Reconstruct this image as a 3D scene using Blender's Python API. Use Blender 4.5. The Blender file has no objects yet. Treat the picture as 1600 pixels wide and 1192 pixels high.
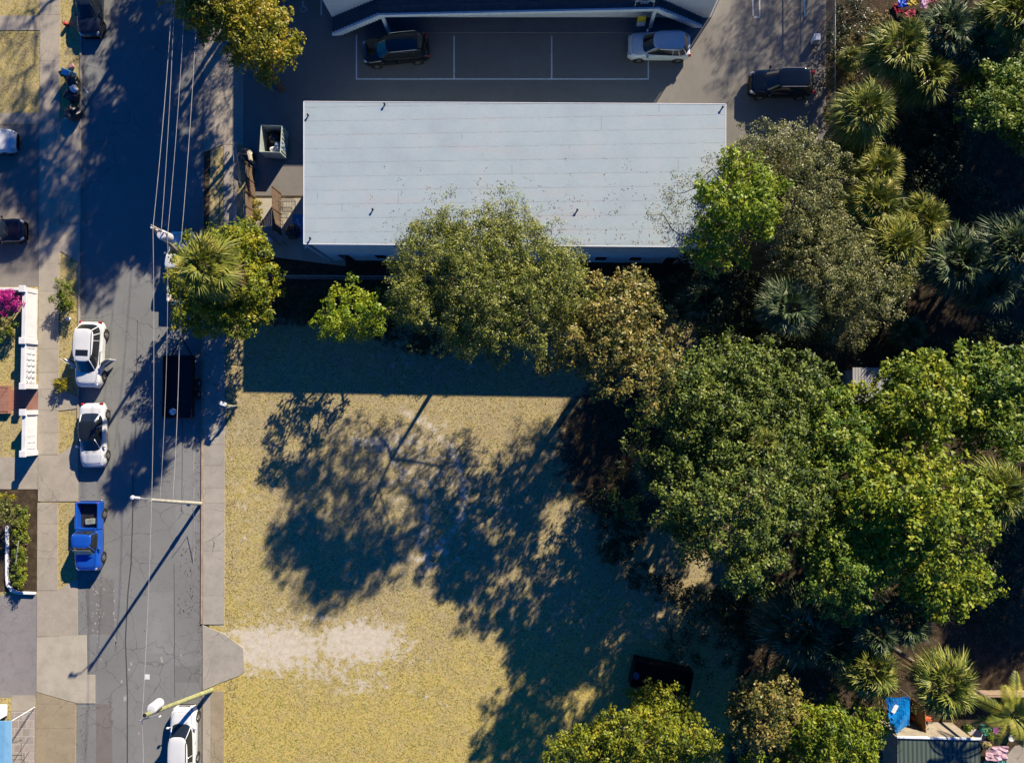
import bpy, math, random
import numpy as np
from mathutils import Vector, Matrix
R = math.radians
scn = bpy.context.scene
col = scn.collection
# ------------------------------------------------------------------ camera, sun, sky, exposure
F = 1108.0; HC = 53.0                     # focal length in photo pixels, drone height in metres
cam = bpy.data.cameras.new('camera'); cam.sensor_width = 36; cam.lens = F/1600*36
cam.clip_start = .5; cam.clip_end = 2000
co = bpy.data.objects.new('camera', cam); col.objects.link(co); scn.camera = co
nad = np.array([(845-800)/F, -(630-596)/F, -1.0]); nad /= np.linalg.norm(nad)
Zc = -nad
Xc = np.array([1.0, 0, 0]); Xc = Xc-Xc.dot(Zc)*Zc; Xc /= np.linalg.norm(Xc)
Yc = np.cross(Zc, Xc)
RM = np.array([Xc, Yc, Zc])
M4 = Matrix([[*RM[0], 0], [*RM[1], 0], [*RM[2], HC], [0, 0, 0, 1]])
co.matrix_world = M4
def P(px, py, z=0.0):                     # a place on the photo at height z, in metres
    d = RM @ np.array([(px-800)/F, -(py-596)/F, -1.0])
    t = (z-HC)/d[2]
    return Vector((d[0]*t, d[1]*t, z))
def G(x, y, z=0.0):                       # metres to photo position (arrays)
    c = np.stack([x, y, np.zeros_like(x)+z-HC], -1) @ RM
    return 800+F*c[..., 0]/-c[..., 2], 596-F*c[..., 1]/-c[..., 2]
SUN_EL = R(25.6); SX, SY = .545, .838     # towards the sun
sd = Vector((SX*math.cos(SUN_EL), SY*math.cos(SUN_EL), math.sin(SUN_EL)))
sun = bpy.data.lights.new('sun', 'SUN'); sun.energy = 5.0; sun.angle = R(.5); sun.color = (1, .87, .68)
so = bpy.data.objects.new('sun', sun); col.objects.link(so); so.rotation_euler = sd.to_track_quat('Z', 'Y').to_euler()
w = bpy.data.worlds.new('World'); scn.world = w; w.use_nodes = True
nt = w.node_tree; nt.nodes.clear()
sky = nt.nodes.new('ShaderNodeTexSky'); sky.sky_type = 'NISHITA'; sky.sun_disc = False
sky.sun_elevation = SUN_EL; sky.sun_rotation = math.atan2(SX, SY); sky.ozone_density = 6; sky.dust_density = .3; sky.air_density = 1
mx = nt.nodes.new('ShaderNodeMix'); mx.data_type = 'RGBA'; mx.blend_type = 'MULTIPLY'; mx.inputs[0].default_value = 1
mx.inputs[7].default_value = (.04, .42, .88, 1)
bg = nt.nodes.new('ShaderNodeBackground'); bg.inputs[1].default_value = .068
ow = nt.nodes.new('ShaderNodeOutputWorld')
nt.links.new(sky.outputs[0], mx.inputs[6]); nt.links.new(mx.outputs[2], bg.inputs[0]); nt.links.new(bg.outputs[0], ow.inputs[0])
vs = scn.view_settings; vs.view_transform = 'Standard'; vs.look = 'None'; vs.gamma = 1; vs.exposure = 1.0
scn.cycles.max_bounces = 5; scn.cycles.diffuse_bounces = 1; scn.cycles.transparent_max_bounces = 4

# ------------------------------------------------------------------ materials
class N:
    def __init__(s, name):
        s.m = bpy.data.materials.new(name); s.m.use_nodes = True; s.t = s.m.node_tree; s.t.nodes.clear()
        s.out = s.t.nodes.new('ShaderNodeOutputMaterial')
        s.tc = s.t.nodes.new('ShaderNodeTexCoord').outputs['Object']
    def link(s, a, b): s.t.links.new(a, b)
    def put(s, inp, v):
        if isinstance(v, bpy.types.NodeSocket): s.link(v, inp)
        elif isinstance(v, (tuple, list)) and len(v) == 3 and inp.type == 'RGBA': inp.default_value = (*v, 1)
        else: inp.default_value = v
    def noise(s, scale, detail=3, rough=.6, vec=None, dist=0):
        n = s.t.nodes.new('ShaderNodeTexNoise'); s.link(vec or s.tc, n.inputs['Vector'])
        n.inputs['Scale'].default_value = scale; n.inputs['Detail'].default_value = detail; n.inputs['Roughness'].default_value = rough
        n.inputs['Distortion'].default_value = dist
        return n.outputs['Fac']
    def noisec(s, scale):
        n = s.t.nodes.new('ShaderNodeTexNoise'); s.link(s.tc, n.inputs['Vector']); n.inputs['Scale'].default_value = scale
        n.inputs['Detail'].default_value = 4
        return n.outputs['Color']
    def vor(s, scale, feat='F1', vec=None, out='Distance', rnd=1):
        n = s.t.nodes.new('ShaderNodeTexVoronoi'); n.feature = feat; s.link(vec or s.tc, n.inputs['Vector'])
        n.inputs['Scale'].default_value = scale; n.inputs['Randomness'].default_value = rnd
        return n.outputs[out]
    def math(s, op, a, b=0, c=0, clamp=False):
        n = s.t.nodes.new('ShaderNodeMath'); n.operation = op; n.use_clamp = clamp
        s.put(n.inputs[0], a); s.put(n.inputs[1], b); s.put(n.inputs[2], c); return n.outputs[0]
    def vmath(s, op, a, b):
        n = s.t.nodes.new('ShaderNodeVectorMath'); n.operation = op
        s.put(n.inputs[0], a)
        if op == 'SCALE': s.put(n.inputs[3], b)
        else: s.put(n.inputs[1], b)
        return n.outputs[0]
    def rng(s, v, a, b, c=0, d=1):
        n = s.t.nodes.new('ShaderNodeMapRange'); n.interpolation_type = 'SMOOTHSTEP'
        for i, x in enumerate((v, a, b, c, d)): s.put(n.inputs[i], x)
        return n.outputs[0]
    def mix(s, f, a, b, mode='MIX'):
        n = s.t.nodes.new('ShaderNodeMix'); n.data_type = 'RGBA'; n.blend_type = mode
        s.put(n.inputs[0], f); s.put(n.inputs[6], a); s.put(n.inputs[7], b); return n.outputs[2]
    def ramp(s, f, stops):
        n = s.t.nodes.new('ShaderNodeValToRGB'); s.link(f, n.inputs[0]); cr = n.color_ramp
        while len(cr.elements) > 1: cr.elements.remove(cr.elements[-1])
        cr.elements[0].position = stops[0][0]; cr.elements[0].color = (*stops[0][1], 1)
        for p, c in stops[1:]: e = cr.elements.new(p); e.color = (*c, 1)
        return n.outputs[0]
    def attr(s, name):
        n = s.t.nodes.new('ShaderNodeAttribute'); n.attribute_name = name; return n.outputs['Fac']
    def xyz(s, v=None):
        n = s.t.nodes.new('ShaderNodeSeparateXYZ'); s.link(v or s.tc, n.inputs[0]); return n.outputs
    def island(s):
        return s.t.nodes.new('ShaderNodeNewGeometry').outputs['Random Per Island']
    def bump(s, h, strength=.5, dist=.02):
        n = s.t.nodes.new('ShaderNodeBump'); s.link(h, n.inputs['Height'])
        n.inputs['Strength'].default_value = strength; n.inputs['Distance'].default_value = dist; return n.outputs[0]
    def fin(s, colr, rough=.8, metal=0, nrm=None, spec=.3, coat=0, trans=0, emis=None):
        b = s.t.nodes.new('ShaderNodeBsdfPrincipled')
        s.put(b.inputs['Base Color'], colr); s.put(b.inputs['Roughness'], rough); s.put(b.inputs['Metallic'], metal)
        s.put(b.inputs['Specular IOR Level'], spec); s.put(b.inputs['Coat Weight'], coat); b.inputs['Coat Roughness'].default_value = .05
        if nrm is not None: s.link(nrm, b.inputs['Normal'])
        o = b.outputs[0]
        if trans:
            tr = s.t.nodes.new('ShaderNodeBsdfTranslucent'); s.put(tr.inputs[0], colr)
            m = s.t.nodes.new('ShaderNodeMixShader'); m.inputs[0].default_value = trans
            s.link(o, m.inputs[1]); s.link(tr.outputs[0], m.inputs[2]); o = m.outputs[0]
        s.link(o, s.out.inputs[0]); return s.m
MATS = {}
def simple(name, c, rough=.7, metal=0, var=.25, scale=2.0, bump=.15, spec=.3, coat=0):
    if name in MATS: return MATS[name]
    n = N(name)
    f = n.noise(scale, 5, .65)
    d = tuple(x*(1-var) for x in c); e = tuple(min(1, x*(1+var)) for x in c)
    cc = n.ramp(f, [(.3, d), (.7, e)])
    nb = n.bump(n.noise(scale*12, 3), bump, .01) if bump else None
    MATS[name] = n.fin(cc, rough, metal, nb, spec, coat); return MATS[name]
def leafmat(name, cols, trans=.25, rough=.45, spec=.35, clump=.9, island=.5):
    n = N(name)
    a = n.noise(clump, 2, .5); b = n.island()
    f = n.math('ADD', n.math('MULTIPLY', n.rng(a, .3, .7), 1-island), n.math('MULTIPLY', b, island))
    k = len(cols)
    c = n.ramp(f, [(i/(k-1)*.9+.05, cc) for i, cc in enumerate(cols)])
    MATS[name] = n.fin(c, rough, 0, None, spec, 0, trans); return MATS[name]
L_OLIVE = leafmat('olive_oak_leaf', [(.03, .045, .008), (.12, .15, .020), (.24, .26, .032), (.38, .37, .12)], .2)
L_OLIVE2 = leafmat('greyish_oak_leaf', [(.025, .035, .010), (.10, .12, .026), (.20, .20, .045), (.33, .32, .16)], .2)
L_DARK = leafmat('dark_broad_leaf', [(.015, .03, .008), (.06, .10, .014), (.14, .185, .022), (.25, .27, .06)], .15, .5, .28)
L_YG = leafmat('yellow_green_leaf', [(.03, .06, .008), (.12, .19, .012), (.26, .31, .018), (.40, .38, .04)], .25, .5, .28)
L_MG = leafmat('mid_green_leaf', [(.02, .05, .008), (.08, .16, .014), (.18, .24, .02), (.30, .32, .05)], .2, .5, .28)
L_LIME = leafmat('lime_leaf', [(.05, .11, .006), (.15, .24, .010), (.27, .34, .015), (.38, .40, .03)], .35)
L_RUST = leafmat('rusty_leaf', [(.035, .045, .012), (.11, .13, .025), (.22, .20, .038), (.33, .23, .065), (.24, .27, .05)], .2)
L_GOLD = leafmat('golden_leaf', [(.04, .06, .006), (.16, .18, .012), (.34, .30, .018), (.44, .26, .025)], .3)
L_YEL = leafmat('yellow_bush_leaf', [(.10, .12, .01), (.26, .23, .012), (.38, .30, .02)], .3)
L_MAG = leafmat('magenta_bract', [(.35, .01, .14), (.55, .03, .28), (.65, .08, .40)], .3)
L_HEDGE = leafmat('hedge_leaf', [(.03, .06, .008), (.13, .18, .014), (.30, .29, .025)], .2)
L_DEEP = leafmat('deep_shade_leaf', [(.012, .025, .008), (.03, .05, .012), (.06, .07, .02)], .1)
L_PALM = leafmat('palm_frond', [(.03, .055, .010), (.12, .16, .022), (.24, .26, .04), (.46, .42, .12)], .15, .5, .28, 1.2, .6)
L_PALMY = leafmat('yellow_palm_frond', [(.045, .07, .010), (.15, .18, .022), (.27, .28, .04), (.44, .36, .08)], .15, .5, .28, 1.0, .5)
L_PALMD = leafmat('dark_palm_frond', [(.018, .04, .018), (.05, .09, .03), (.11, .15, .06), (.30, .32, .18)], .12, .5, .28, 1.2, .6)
L_DEAD = leafmat('dead_frond', [(.10, .06, .03), (.20, .13, .06), (.28, .20, .11)], .1, .7, .2)
L_WEED = leafmat('dry_weed', [(.05, .06, .015), (.16, .13, .04), (.28, .20, .09)], .2, .7, .2)
BARK = simple('grey_bark', (.20, .18, .15), .9, var=.4, scale=3, bump=.6)
BARKD = simple('brown_bark', (.10, .075, .055), .9, var=.4, scale=3, bump=.6)

def asphalt(name, base, crack=1, stain=.5):
    n = N(name); x, y, z = n.xyz()
    big = n.noise(.18, 5, .6); med = n.noise(1.3, 5, .7); fine = n.noise(45, 2, .7)
    c = n.ramp(big, [(.3, tuple(v*.82 for v in base)), (.7, tuple(v*1.15 for v in base))])
    c = n.mix(n.math('MULTIPLY', n.rng(med, .45, .75), stain), c, tuple(v*.62 for v in base))
    c = n.mix(n.rng(fine, .35, .7, 0, .55), c, tuple(min(1, v*1.7) for v in base))
    c = n.mix(n.rng(n.noise(.5, 6, .75), .60, .72, 0, .5), c, (base[0]*1.25, base[1]*1.05, base[2]*.85))
    if crack:
        dv = n.vmath('ADD', n.tc, n.vmath('SCALE', n.noisec(1.6), .5))
        e = n.vor(.42, 'DISTANCE_TO_EDGE', dv); m = n.rng(n.noise(.12, 2), .42, .58)
        k = n.math('MULTIPLY', n.rng(e, .004, .013, 1, 0), n.math('ADD', n.math('MULTIPLY', m, .9), .06))
        e2 = n.vor(1.1, 'DISTANCE_TO_EDGE', dv); k2 = n.math('MULTIPLY', n.rng(e2, .008, .02, 1, 0), n.rng(n.noise(.2, 3), .55, .62))
        c = n.mix(n.math('MULTIPLY', n.math('MAXIMUM', k, k2), .5), c, tuple(v*.3 for v in base))
    nb = n.bump(fine, .4, .01)
    return n.fin(c, .9, 0, nb, .2)
ROAD = asphalt('street_asphalt', (.168, .172, .168), 1, .35)
LOT = asphalt('lot_asphalt', (.165, .155, .14), 0, .5)
OLDA = asphalt('old_asphalt', (.20, .19, .19), 1, .8)
def concrete(name, base, stain=.4, crack=.5):
    n = N(name)
    r = n.island()
    c = n.ramp(n.noise(.8, 6, .7), [(.3, tuple(v*.78 for v in base)), (.55, base), (.75, tuple(min(1, v*1.12) for v in base))])
    c = n.mix(n.math('MULTIPLY', n.rng(r, 0, 1, -.4, 1), .22), c, tuple(v*.7 for v in base))
    c = n.mix(n.math('MULTIPLY', n.rng(n.noise(5, 6, .75), .5, .75), stain), c, (base[0]*.55, base[1]*.5, base[2]*.42))
    dv = n.vmath('ADD', n.tc, n.vmath('SCALE', n.noisec(1.8), .5))
    e = n.vor(.45, 'DISTANCE_TO_EDGE', dv)
    c = n.mix(n.math('MULTIPLY', n.rng(e, .003, .011, 1, 0), n.rng(n.noise(.25, 2), .5-.1*crack, .6, 0, crack)), c, tuple(v*.35 for v in base))
    c = n.mix(n.rng(n.noise(50, 2), .4, .75, 0, .25), c, tuple(v*.6 for v in base))
    return n.fin(c, .9, 0, n.bump(n.noise(30, 3), .3, .008), .2)
CONC = concrete('sidewalk_concrete', (.375, .335, .275))
CONCL = concrete('pale_concrete', (.43, .395, .32), .15, .2)
CONCT = concrete('tan_stained_concrete', (.33, .275, .19), .6, .8)
CONCB = concrete('old_cracked_concrete', (.36, .335, .29), .4, 1.0)
WHITEP = simple('white_paint', (.72, .74, .76), .6, var=.12, scale=3, bump=.05)
LINEP = simple('worn_line_paint', (.60, .62, .62), .8, var=.25, scale=5, bump=.1)
GALV = simple('galvanised_steel', (.42, .43, .44), .45, .6, .15, 3, .05)
DARKM = simple('dark_metal', (.035, .035, .04), .5, .4, .2, 3, .05)
BLACKP = simple('black_plastic', (.015, .015, .017), .55, 0, .2, 4, .05)
RUBBER = simple('tyre_rubber', (.02, .02, .02), .85, 0, .2, 6, .1)
ALLOY = simple('alloy_rim', (.45, .45, .46), .3, .8, .1, 4, 0)
WOODB = simple('weathered_brown_wood', (.13, .09, .06), .85, var=.4, scale=4, bump=.4)
WOODP = simple('pole_wood', (.30, .25, .19), .85, var=.3, scale=3, bump=.4)
WOODG = simple('greenish_pole_wood', (.30, .31, .15), .85, var=.3, scale=3, bump=.4)
def glassm():
    n = N('dark_car_glass'); MATS['dark_car_glass'] = n.fin((.012, .016, .02), .06, 0, None, .6, .3); return n.m
CGLASS = glassm()
def paint(name, c, rough=.28, metal=.0): return simple(name, c, rough, metal, .04, 1.2, 0, .5, .6)
P_WHITE = paint('white_car_paint', (.60, .62, .63)); P_BLACK = paint('black_car_paint', (.004, .005, .006), .1)
P_BLUE = paint('blue_car_paint', (.01, .085, .46), .25, .15); P_NAVY = paint('dark_blue_car_paint', (.018, .026, .045), .2, .3)
P_RED = paint('dark_red_car_paint', (.009, .006, .009), .15)
LAMPG = simple('clear_lamp_lens', (.45, .46, .48), .1, .2, .05, 3, 0, .8); LAMPR = simple('red_lamp_lens', (.30, .008, .01), .15, 0, .05, 3, 0, .7)

def ground_mat():
    n = N('lawn_and_soil')
    sand, yel, soil = n.attr('sand'), n.attr('yellow'), n.attr('soil')
    n0 = n.noise(.35, 4, .6); n1 = n.noise(1.6, 5, .7); n2 = n.noise(8, 5, .75); n3 = n.noise(26, 3, .8)
    v = n.vor(9, 'F1')
    f = n.math('ADD', n.math('MULTIPLY', n2, .5), n.math('MULTIPLY', n3, .5))
    dv = n.vmath('ADD', n.tc, n.vmath('SCALE', n.noisec(20), .06))
    cell = n.vor(11, 'F1', dv, 'Color'); rnd = n.xyz(cell)[0]
    f2 = n.math('ADD', n.math('MULTIPLY', rnd, .62), n.math('MULTIPLY', n.math('SUBTRACT', n.noise(14, 5, .85), .31), .9))
    gy = n.ramp(f2, [(.05, (.13, .115, .03)), (.25, (.29, .255, .065)), (.45, (.45, .355, .10)), (.62, (.58, .42, .14)), (.74, (.41, .38, .11)), (.92, (.80, .64, .30))])
    gd = n.ramp(f2, [(.05, (.085, .075, .035)), (.25, (.22, .19, .085)), (.45, (.37, .295, .15)), (.62, (.46, .36, .22)), (.74, (.29, .30, .14)), (.92, (.68, .60, .44))])
    g = n.mix(n.math('ADD', yel, n.math('MULTIPLY', n.math('SUBTRACT', n0, .5), 1.3), 0, True), gd, gy)
    green = n.ramp(f, [(.35, (.06, .075, .02)), (.55, (.20, .23, .05)), (.7, (.34, .34, .12))])
    g = n.mix(n.rng(n.noise(.5, 6, .75), .56, .72, 0, .5), g, green)
    pm = n.noise(1.1, 6, .75)
    g = n.mix(n.math('MULTIPLY', n.rng(pm, .44, .62, 0, .75), n.math('SUBTRACT', 1, n.math('MULTIPLY', yel, .65))), g, n.ramp(f, [(.35, (.15, .12, .06)), (.5, (.33, .27, .17)), (.68, (.52, .46, .34))]))
    g = n.mix(n.rng(n.noise(2.6, 5, .75), .56, .68, 0, .6), g, n.ramp(f, [(.35, (.12, .07, .03)), (.6, (.38, .24, .12))]))
    s = n.math('ADD', sand, n.math('MULTIPLY', n.math('SUBTRACT', n1, .5), 2.2))
    s = n.math('ADD', s, n.math('MULTIPLY', n.math('SUBTRACT', n3, .5), 1.3))
    sm = n.rng(s, .38, .74)
    sc = n.ramp(n.noise(3, 5, .7), [(.3, (.46, .40, .31)), (.6, (.58, .53, .43)), (.75, (.64, .59, .50))])
    sc = n.mix(n.rng(v, .10, .16, .5, 0), sc, (.15, .10, .05))
    g = n.mix(sm, g, sc)
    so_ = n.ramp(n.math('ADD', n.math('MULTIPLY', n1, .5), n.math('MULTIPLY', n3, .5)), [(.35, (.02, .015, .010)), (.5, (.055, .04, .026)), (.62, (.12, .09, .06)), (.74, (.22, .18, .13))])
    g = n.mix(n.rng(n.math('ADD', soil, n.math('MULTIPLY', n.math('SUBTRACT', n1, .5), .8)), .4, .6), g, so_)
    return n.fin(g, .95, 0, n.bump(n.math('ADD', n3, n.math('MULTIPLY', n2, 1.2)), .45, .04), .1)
GROUND = ground_mat()
def roof_mat():
    n = N('white_roof_membrane'); x, y, z = n.xyz()
    yy = n.math('ADD', n.math('MULTIPLY', y, 1/.955), n.math('MULTIPLY', n.math('SUBTRACT', n.noise(.7, 6, .85), .5), .22))
    fr = n.math('FRACT', yy); e = n.math('MINIMUM', fr, n.math('SUBTRACT', 1, fr))
    seam = n.rng(e, .006, .034, 1, 0); soft = n.rng(fr, .0, .35, .35, 0)
    xx = n.math('MULTIPLY', n.math('ADD', x, n.math('MULTIPLY', n.math('FLOOR', yy), 1.7)), .18)
    fx = n.math('FRACT', xx); ex = n.math('MINIMUM', fx, n.math('SUBTRACT', 1, fx))
    s2 = n.math('MULTIPLY', n.rng(ex, .002, .008, 1, 0), n.rng(n.noise(.6, 2), .56, .62))
    c = n.ramp(n.noise(.35, 5, .6), [(.3, (.30, .365, .41)), (.5, (.33, .405, .45)), (.7, (.365, .42, .455))])
    c = n.mix(n.rng(n.noise(4, 6, .85), .48, .7, 0, .35), c, (.26, .30, .33))
    c = n.mix(n.rng(n.noise(.16, 3, .6, n.vmath('MULTIPLY', n.tc, (1, 6, 1))), .55, .7, 0, .4), c, (.385, .375, .395))
    c = n.mix(n.math('MULTIPLY', soft, .35), c, (.30, .32, .35))
    c = n.mix(n.math('MULTIPLY', seam, n.rng(n.noise(1.4, 6, .85), .35, .62, .12, .8)), c, (.15, .16, .18))
    c = n.mix(n.math('MULTIPLY', s2, .5), c, (.18, .19, .21))
    pock = n.rng(n.vor(.8, 'F1', None, 'Distance'), .02, .045, 1, 0)
    c = n.mix(n.math('MULTIPLY', pock, .6), c, (.10, .11, .13))
    return n.fin(c, .75, 0, n.bump(n.math('ADD', n.math('MULTIPLY', fr, .6), n.math('MULTIPLY', n.noise(7, 5, .7), .5)), .35, .03), .25)
ROOFM = roof_mat()
def ribmat(name, a, b, sc, axis=0, rough=.5, spec=.4):
    n = N(name); o = n.xyz()[axis]
    f = n.math('FRACT', n.math('MULTIPLY', o, sc))
    c = n.mix(n.rng(n.math('ABSOLUTE', n.math('SUBTRACT', f, .5)), .2, .35), a, b)
    c = n.mix(n.rng(n.noise(1.5, 5, .7), .45, .75, 0, .5), c, tuple(v*.7 for v in a))
    return n.fin(c, rough, 0, n.bump(f, .5, .02), spec)

# ------------------------------------------------------------------ mesh helpers
def mesh_obj(name, V, Fc, m, parent=None, origin=(0, 0, 0), smooth=False):
    me = bpy.data.meshes.new(name)
    V = np.asarray(V, float)-np.asarray(origin, float)
    if isinstance(Fc, np.ndarray) and Fc.ndim == 2:
        k = Fc.shape[1]; nf = len(Fc)
        me.vertices.add(len(V)); me.vertices.foreach_set('co', V.astype(np.float32).ravel())
        me.loops.add(nf*k); me.loops.foreach_set('vertex_index', Fc.astype(np.int32).ravel())
        me.polygons.add(nf); me.polygons.foreach_set('loop_start', np.arange(0, nf*k, k, dtype=np.int32))
        me.update(calc_edges=True)
    else:
        me.from_pydata([tuple(v) for v in V], [], [tuple(f) for f in Fc])
    if smooth: me.polygons.foreach_set('use_smooth', [True]*len(me.polygons))
    me.materials.append(m)
    o = bpy.data.objects.new(name, me); col.objects.link(o)
    if parent: o.parent = parent
    return o
class MB:
    def __init__(s): s.v = []; s.f = []
    def add(s, vs, fs):
        k = len(s.v); s.v += [tuple(v) for v in vs]; s.f += [tuple(i+k for i in f) for f in fs]; return s
    def box(s, c, sz, rz=0, rx=0, ry=0, bev=0):
        h = [q/2 for q in sz]; m = Matrix.Rotation(rz, 3, 'Z') @ Matrix.Rotation(ry, 3, 'Y') @ Matrix.Rotation(rx, 3, 'X'); c = Vector(c)
        if bev:
            b = min(bev, min(h)*.9); pts = []
            for z, i in ((-h[2], b), (-h[2]+b, 0), (h[2]-b, 0), (h[2], b)):
                X, Y = h[0]-i, h[1]-i; e = b
                for p in ((X-e, Y), (-X+e, Y), (-X, Y-e), (-X, -Y+e), (-X+e, -Y), (X-e, -Y), (X, -Y+e), (X, Y-e)): pts.append(c+m@Vector((*p, z)))
            fs = [tuple(range(7, -1, -1)), tuple(range(24, 32))]
            for r in range(3):
                for i in range(8): j = (i+1) % 8; fs.append((r*8+i, r*8+j, r*8+8+j, r*8+8+i))
            return s.add(pts, fs)
        pts = [c+m@Vector((x*h[0], y*h[1], z*h[2])) for z in (-1, 1) for x, y in ((-1, -1), (1, -1), (1, 1), (-1, 1))]
        return s.add(pts, [(3, 2, 1, 0), (4, 5, 6, 7), (0, 1, 5, 4), (1, 2, 6, 5), (2, 3, 7, 6), (3, 0, 4, 7)])
    def prism(s, poly, z0, z1):
        n = len(poly); a = sum(poly[i][0]*poly[(i+1) % n][1]-poly[(i+1) % n][0]*poly[i][1] for i in range(n))
        if a < 0: poly = poly[::-1]
        pts = [(p[0], p[1], z0) for p in poly]+[(p[0], p[1], z1) for p in poly]
        return s.add(pts, [tuple(range(n-1, -1, -1)), tuple(range(n, 2*n))]+[(i, (i+1) % n, n+(i+1) % n, n+i) for i in range(n)])
    def tube(s, pts, rad, n=6, cap=True):
        pts = [Vector(p) for p in pts]
        if not isinstance(rad, (list, tuple)): rad = [rad]*len(pts)
        k = len(s.v); up = Vector((0, 0, 1))
        for i, p in enumerate(pts):
            d = (pts[min(i+1, len(pts)-1)]-pts[max(i-1, 0)])
            d = d.normalized() if d.length > 1e-9 else up
            a = d.cross(up if abs(d.z) < .9 else Vector((1, 0, 0))).normalized(); b = d.cross(a)
            for j in range(n):
                t = 2*math.pi*j/n; q = p+(a*math.cos(t)+b*math.sin(t))*rad[i]; s.v.append(tuple(q))
        for i in range(len(pts)-1):
            for j in range(n):
                q = (j+1) % n; s.f.append((k+i*n+j, k+(i+1)*n+j, k+(i+1)*n+q, k+i*n+q))
        if cap:
            s.f.append(tuple(k+j for j in range(n))); e = k+(len(pts)-1)*n; s.f.append(tuple(e+j for j in range(n-1, -1, -1)))
        return s
    def lathe(s, prof, c=(0, 0, 0), axis='Z', n=20):
        k = len(s.v); c = Vector(c)
        for r, h in prof:
            for j in range(n):
                t = 2*math.pi*j/n; x, y = r*math.cos(t), r*math.sin(t)
                q = {'Z': (x, y, h), 'Y': (x, h, y), 'X': (h, x, y)}[axis]; s.v.append(tuple(c+Vector(q)))
        for i in range(len(prof)-1):
            for j in range(n):
                q = (j+1) % n; s.f.append((k+i*n+j, k+i*n+q, k+(i+1)*n+q, k+(i+1)*n+j))
        return s
    def build(s, name, m, parent=None, world=False, smooth=False):
        og = parent.location if (parent and world) else (0, 0, 0)
        return mesh_obj(name, s.v, s.f, m, parent, og, smooth)
def tag(o, label, cat, group=None, kind=None):
    if label: o['label'] = label
    if cat: o['category'] = cat
    if group: o['group'] = group
    if kind: o['kind'] = kind
    return o
def empty(name, loc, rz=0):
    o = bpy.data.objects.new(name, None); col.objects.link(o); o.location = loc; o.rotation_euler = (0, 0, rz); o.empty_display_size = .3; return o
def struct(o): o['kind'] = 'structure'; return o
def pp(pts, z=0): return [P(x, y, z) for x, y in pts]
def subdiv(poly, n=1): return poly
def sheet(name, px, z, m):
    return struct(MB().prism(pp(px), -.05, z).build(name, m))

# ------------------------------------------------------------------ ground
def make_ground():
    xs = np.concatenate([[-600, -300, -150, -80], np.arange(-56, 56, .22), [80, 150, 300, 600]])
    ys = np.concatenate([[-600, -300, -150, -70], np.arange(-42, 46, .22), [70, 150, 300, 600]])
    X, Y = np.meshgrid(xs, ys); nx, ny = len(xs), len(ys)
    V = np.stack([X, Y, np.zeros_like(X)], -1).reshape(-1, 3)
    i = np.arange(nx*ny).reshape(ny, nx)
    Fc = np.stack([i[:-1, :-1], i[:-1, 1:], i[1:, 1:], i[1:, :-1]], -1).reshape(-1, 4)
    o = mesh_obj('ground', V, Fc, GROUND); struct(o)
    u, v = G(X, Y)
    sand = np.zeros_like(X)
    def blob(cx, cy, rx, ry, a=1, p=1.05):
        nonlocal sand
        d = ((u-cx)/rx)**2+((v-cy)/ry)**2; sand = np.maximum(sand, a*np.exp(-d**p*.9))
    for b in [(660, 740, 110, 110, .40), (375, 800, 30, 160, .30), (450, 780, 80, 120, .26), (600, 880, 160, 60, .3), (425, 1012, 100, 44, .95), (560, 1003, 84, 40, .95), (490, 1010, 60, 34, .6), (500, 1045, 90, 30, .55), (560, 1068, 60, 24, .52), (480, 975, 150, 32, .45), (500, 1010, 190, 75, .42),
              (370, 640, 14, 60, .3), (690, 870, 60, 50, .45), (620, 690, 70, 30, .5), (700, 760, 50, 70, .35), (365, 700, 18, 90, .25), (850, 950, 120, 60, .3),
              (640, 560, 160, 40, .35), (1010, 960, 60, 70, .3), (780, 790, 60, 60, .3)]: blob(*b)
    def track(pts, wd, a):
        nonlocal sand
        for (x0, y0), (x1, y1) in zip(pts[:-1], pts[1:]):
            L2 = (x1-x0)**2+(y1-y0)**2; t = np.clip(((u-x0)*(x1-x0)+(v-y0)*(y1-y0))/L2, 0, 1)
            d = np.hypot(u-x0-t*(x1-x0), v-y0-t*(y1-y0)); sand = np.maximum(sand, a*np.exp(-(d/wd)**2))
    track([(630, 640), (680, 670), (712, 715), (726, 765), (722, 805), (700, 840), (655, 875)], 9, .66)
    track([(600, 715), (640, 738), (664, 775), (668, 820), (650, 850)], 7, .58)
    track([(560, 690), (625, 700)], 18, .55)
    track([(742, 780), (740, 860), (735, 940)], 6, .38); track([(700, 800), (695, 880)], 6, .35)
    track([(655, 900), (690, 860), (712, 812)], 10, .45); track([(480, 1075), (620, 1070), (760, 1130)], 6, .35); track([(385, 1015), (600, 1050)], 8, .5)
    sm = lambda a, b, x: np.clip((x-a)/(b-a), 0, 1)**2*(3-2*np.clip((x-a)/(b-a), 0, 1))
    yel = .15+.75*sm(860, 1130, v)+.35*np.exp(-((u-370)/60)**2)*(v > 700)
    yel = np.where(u < 130, .45, yel)
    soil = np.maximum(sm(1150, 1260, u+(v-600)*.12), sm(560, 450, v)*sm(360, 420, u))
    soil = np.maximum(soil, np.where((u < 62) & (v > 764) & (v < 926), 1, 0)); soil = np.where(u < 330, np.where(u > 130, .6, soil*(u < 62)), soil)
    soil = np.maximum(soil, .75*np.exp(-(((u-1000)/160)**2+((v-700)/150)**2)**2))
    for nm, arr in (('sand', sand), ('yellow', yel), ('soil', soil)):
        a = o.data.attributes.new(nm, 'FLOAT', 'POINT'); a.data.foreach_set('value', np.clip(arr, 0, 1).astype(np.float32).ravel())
make_ground()
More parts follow.
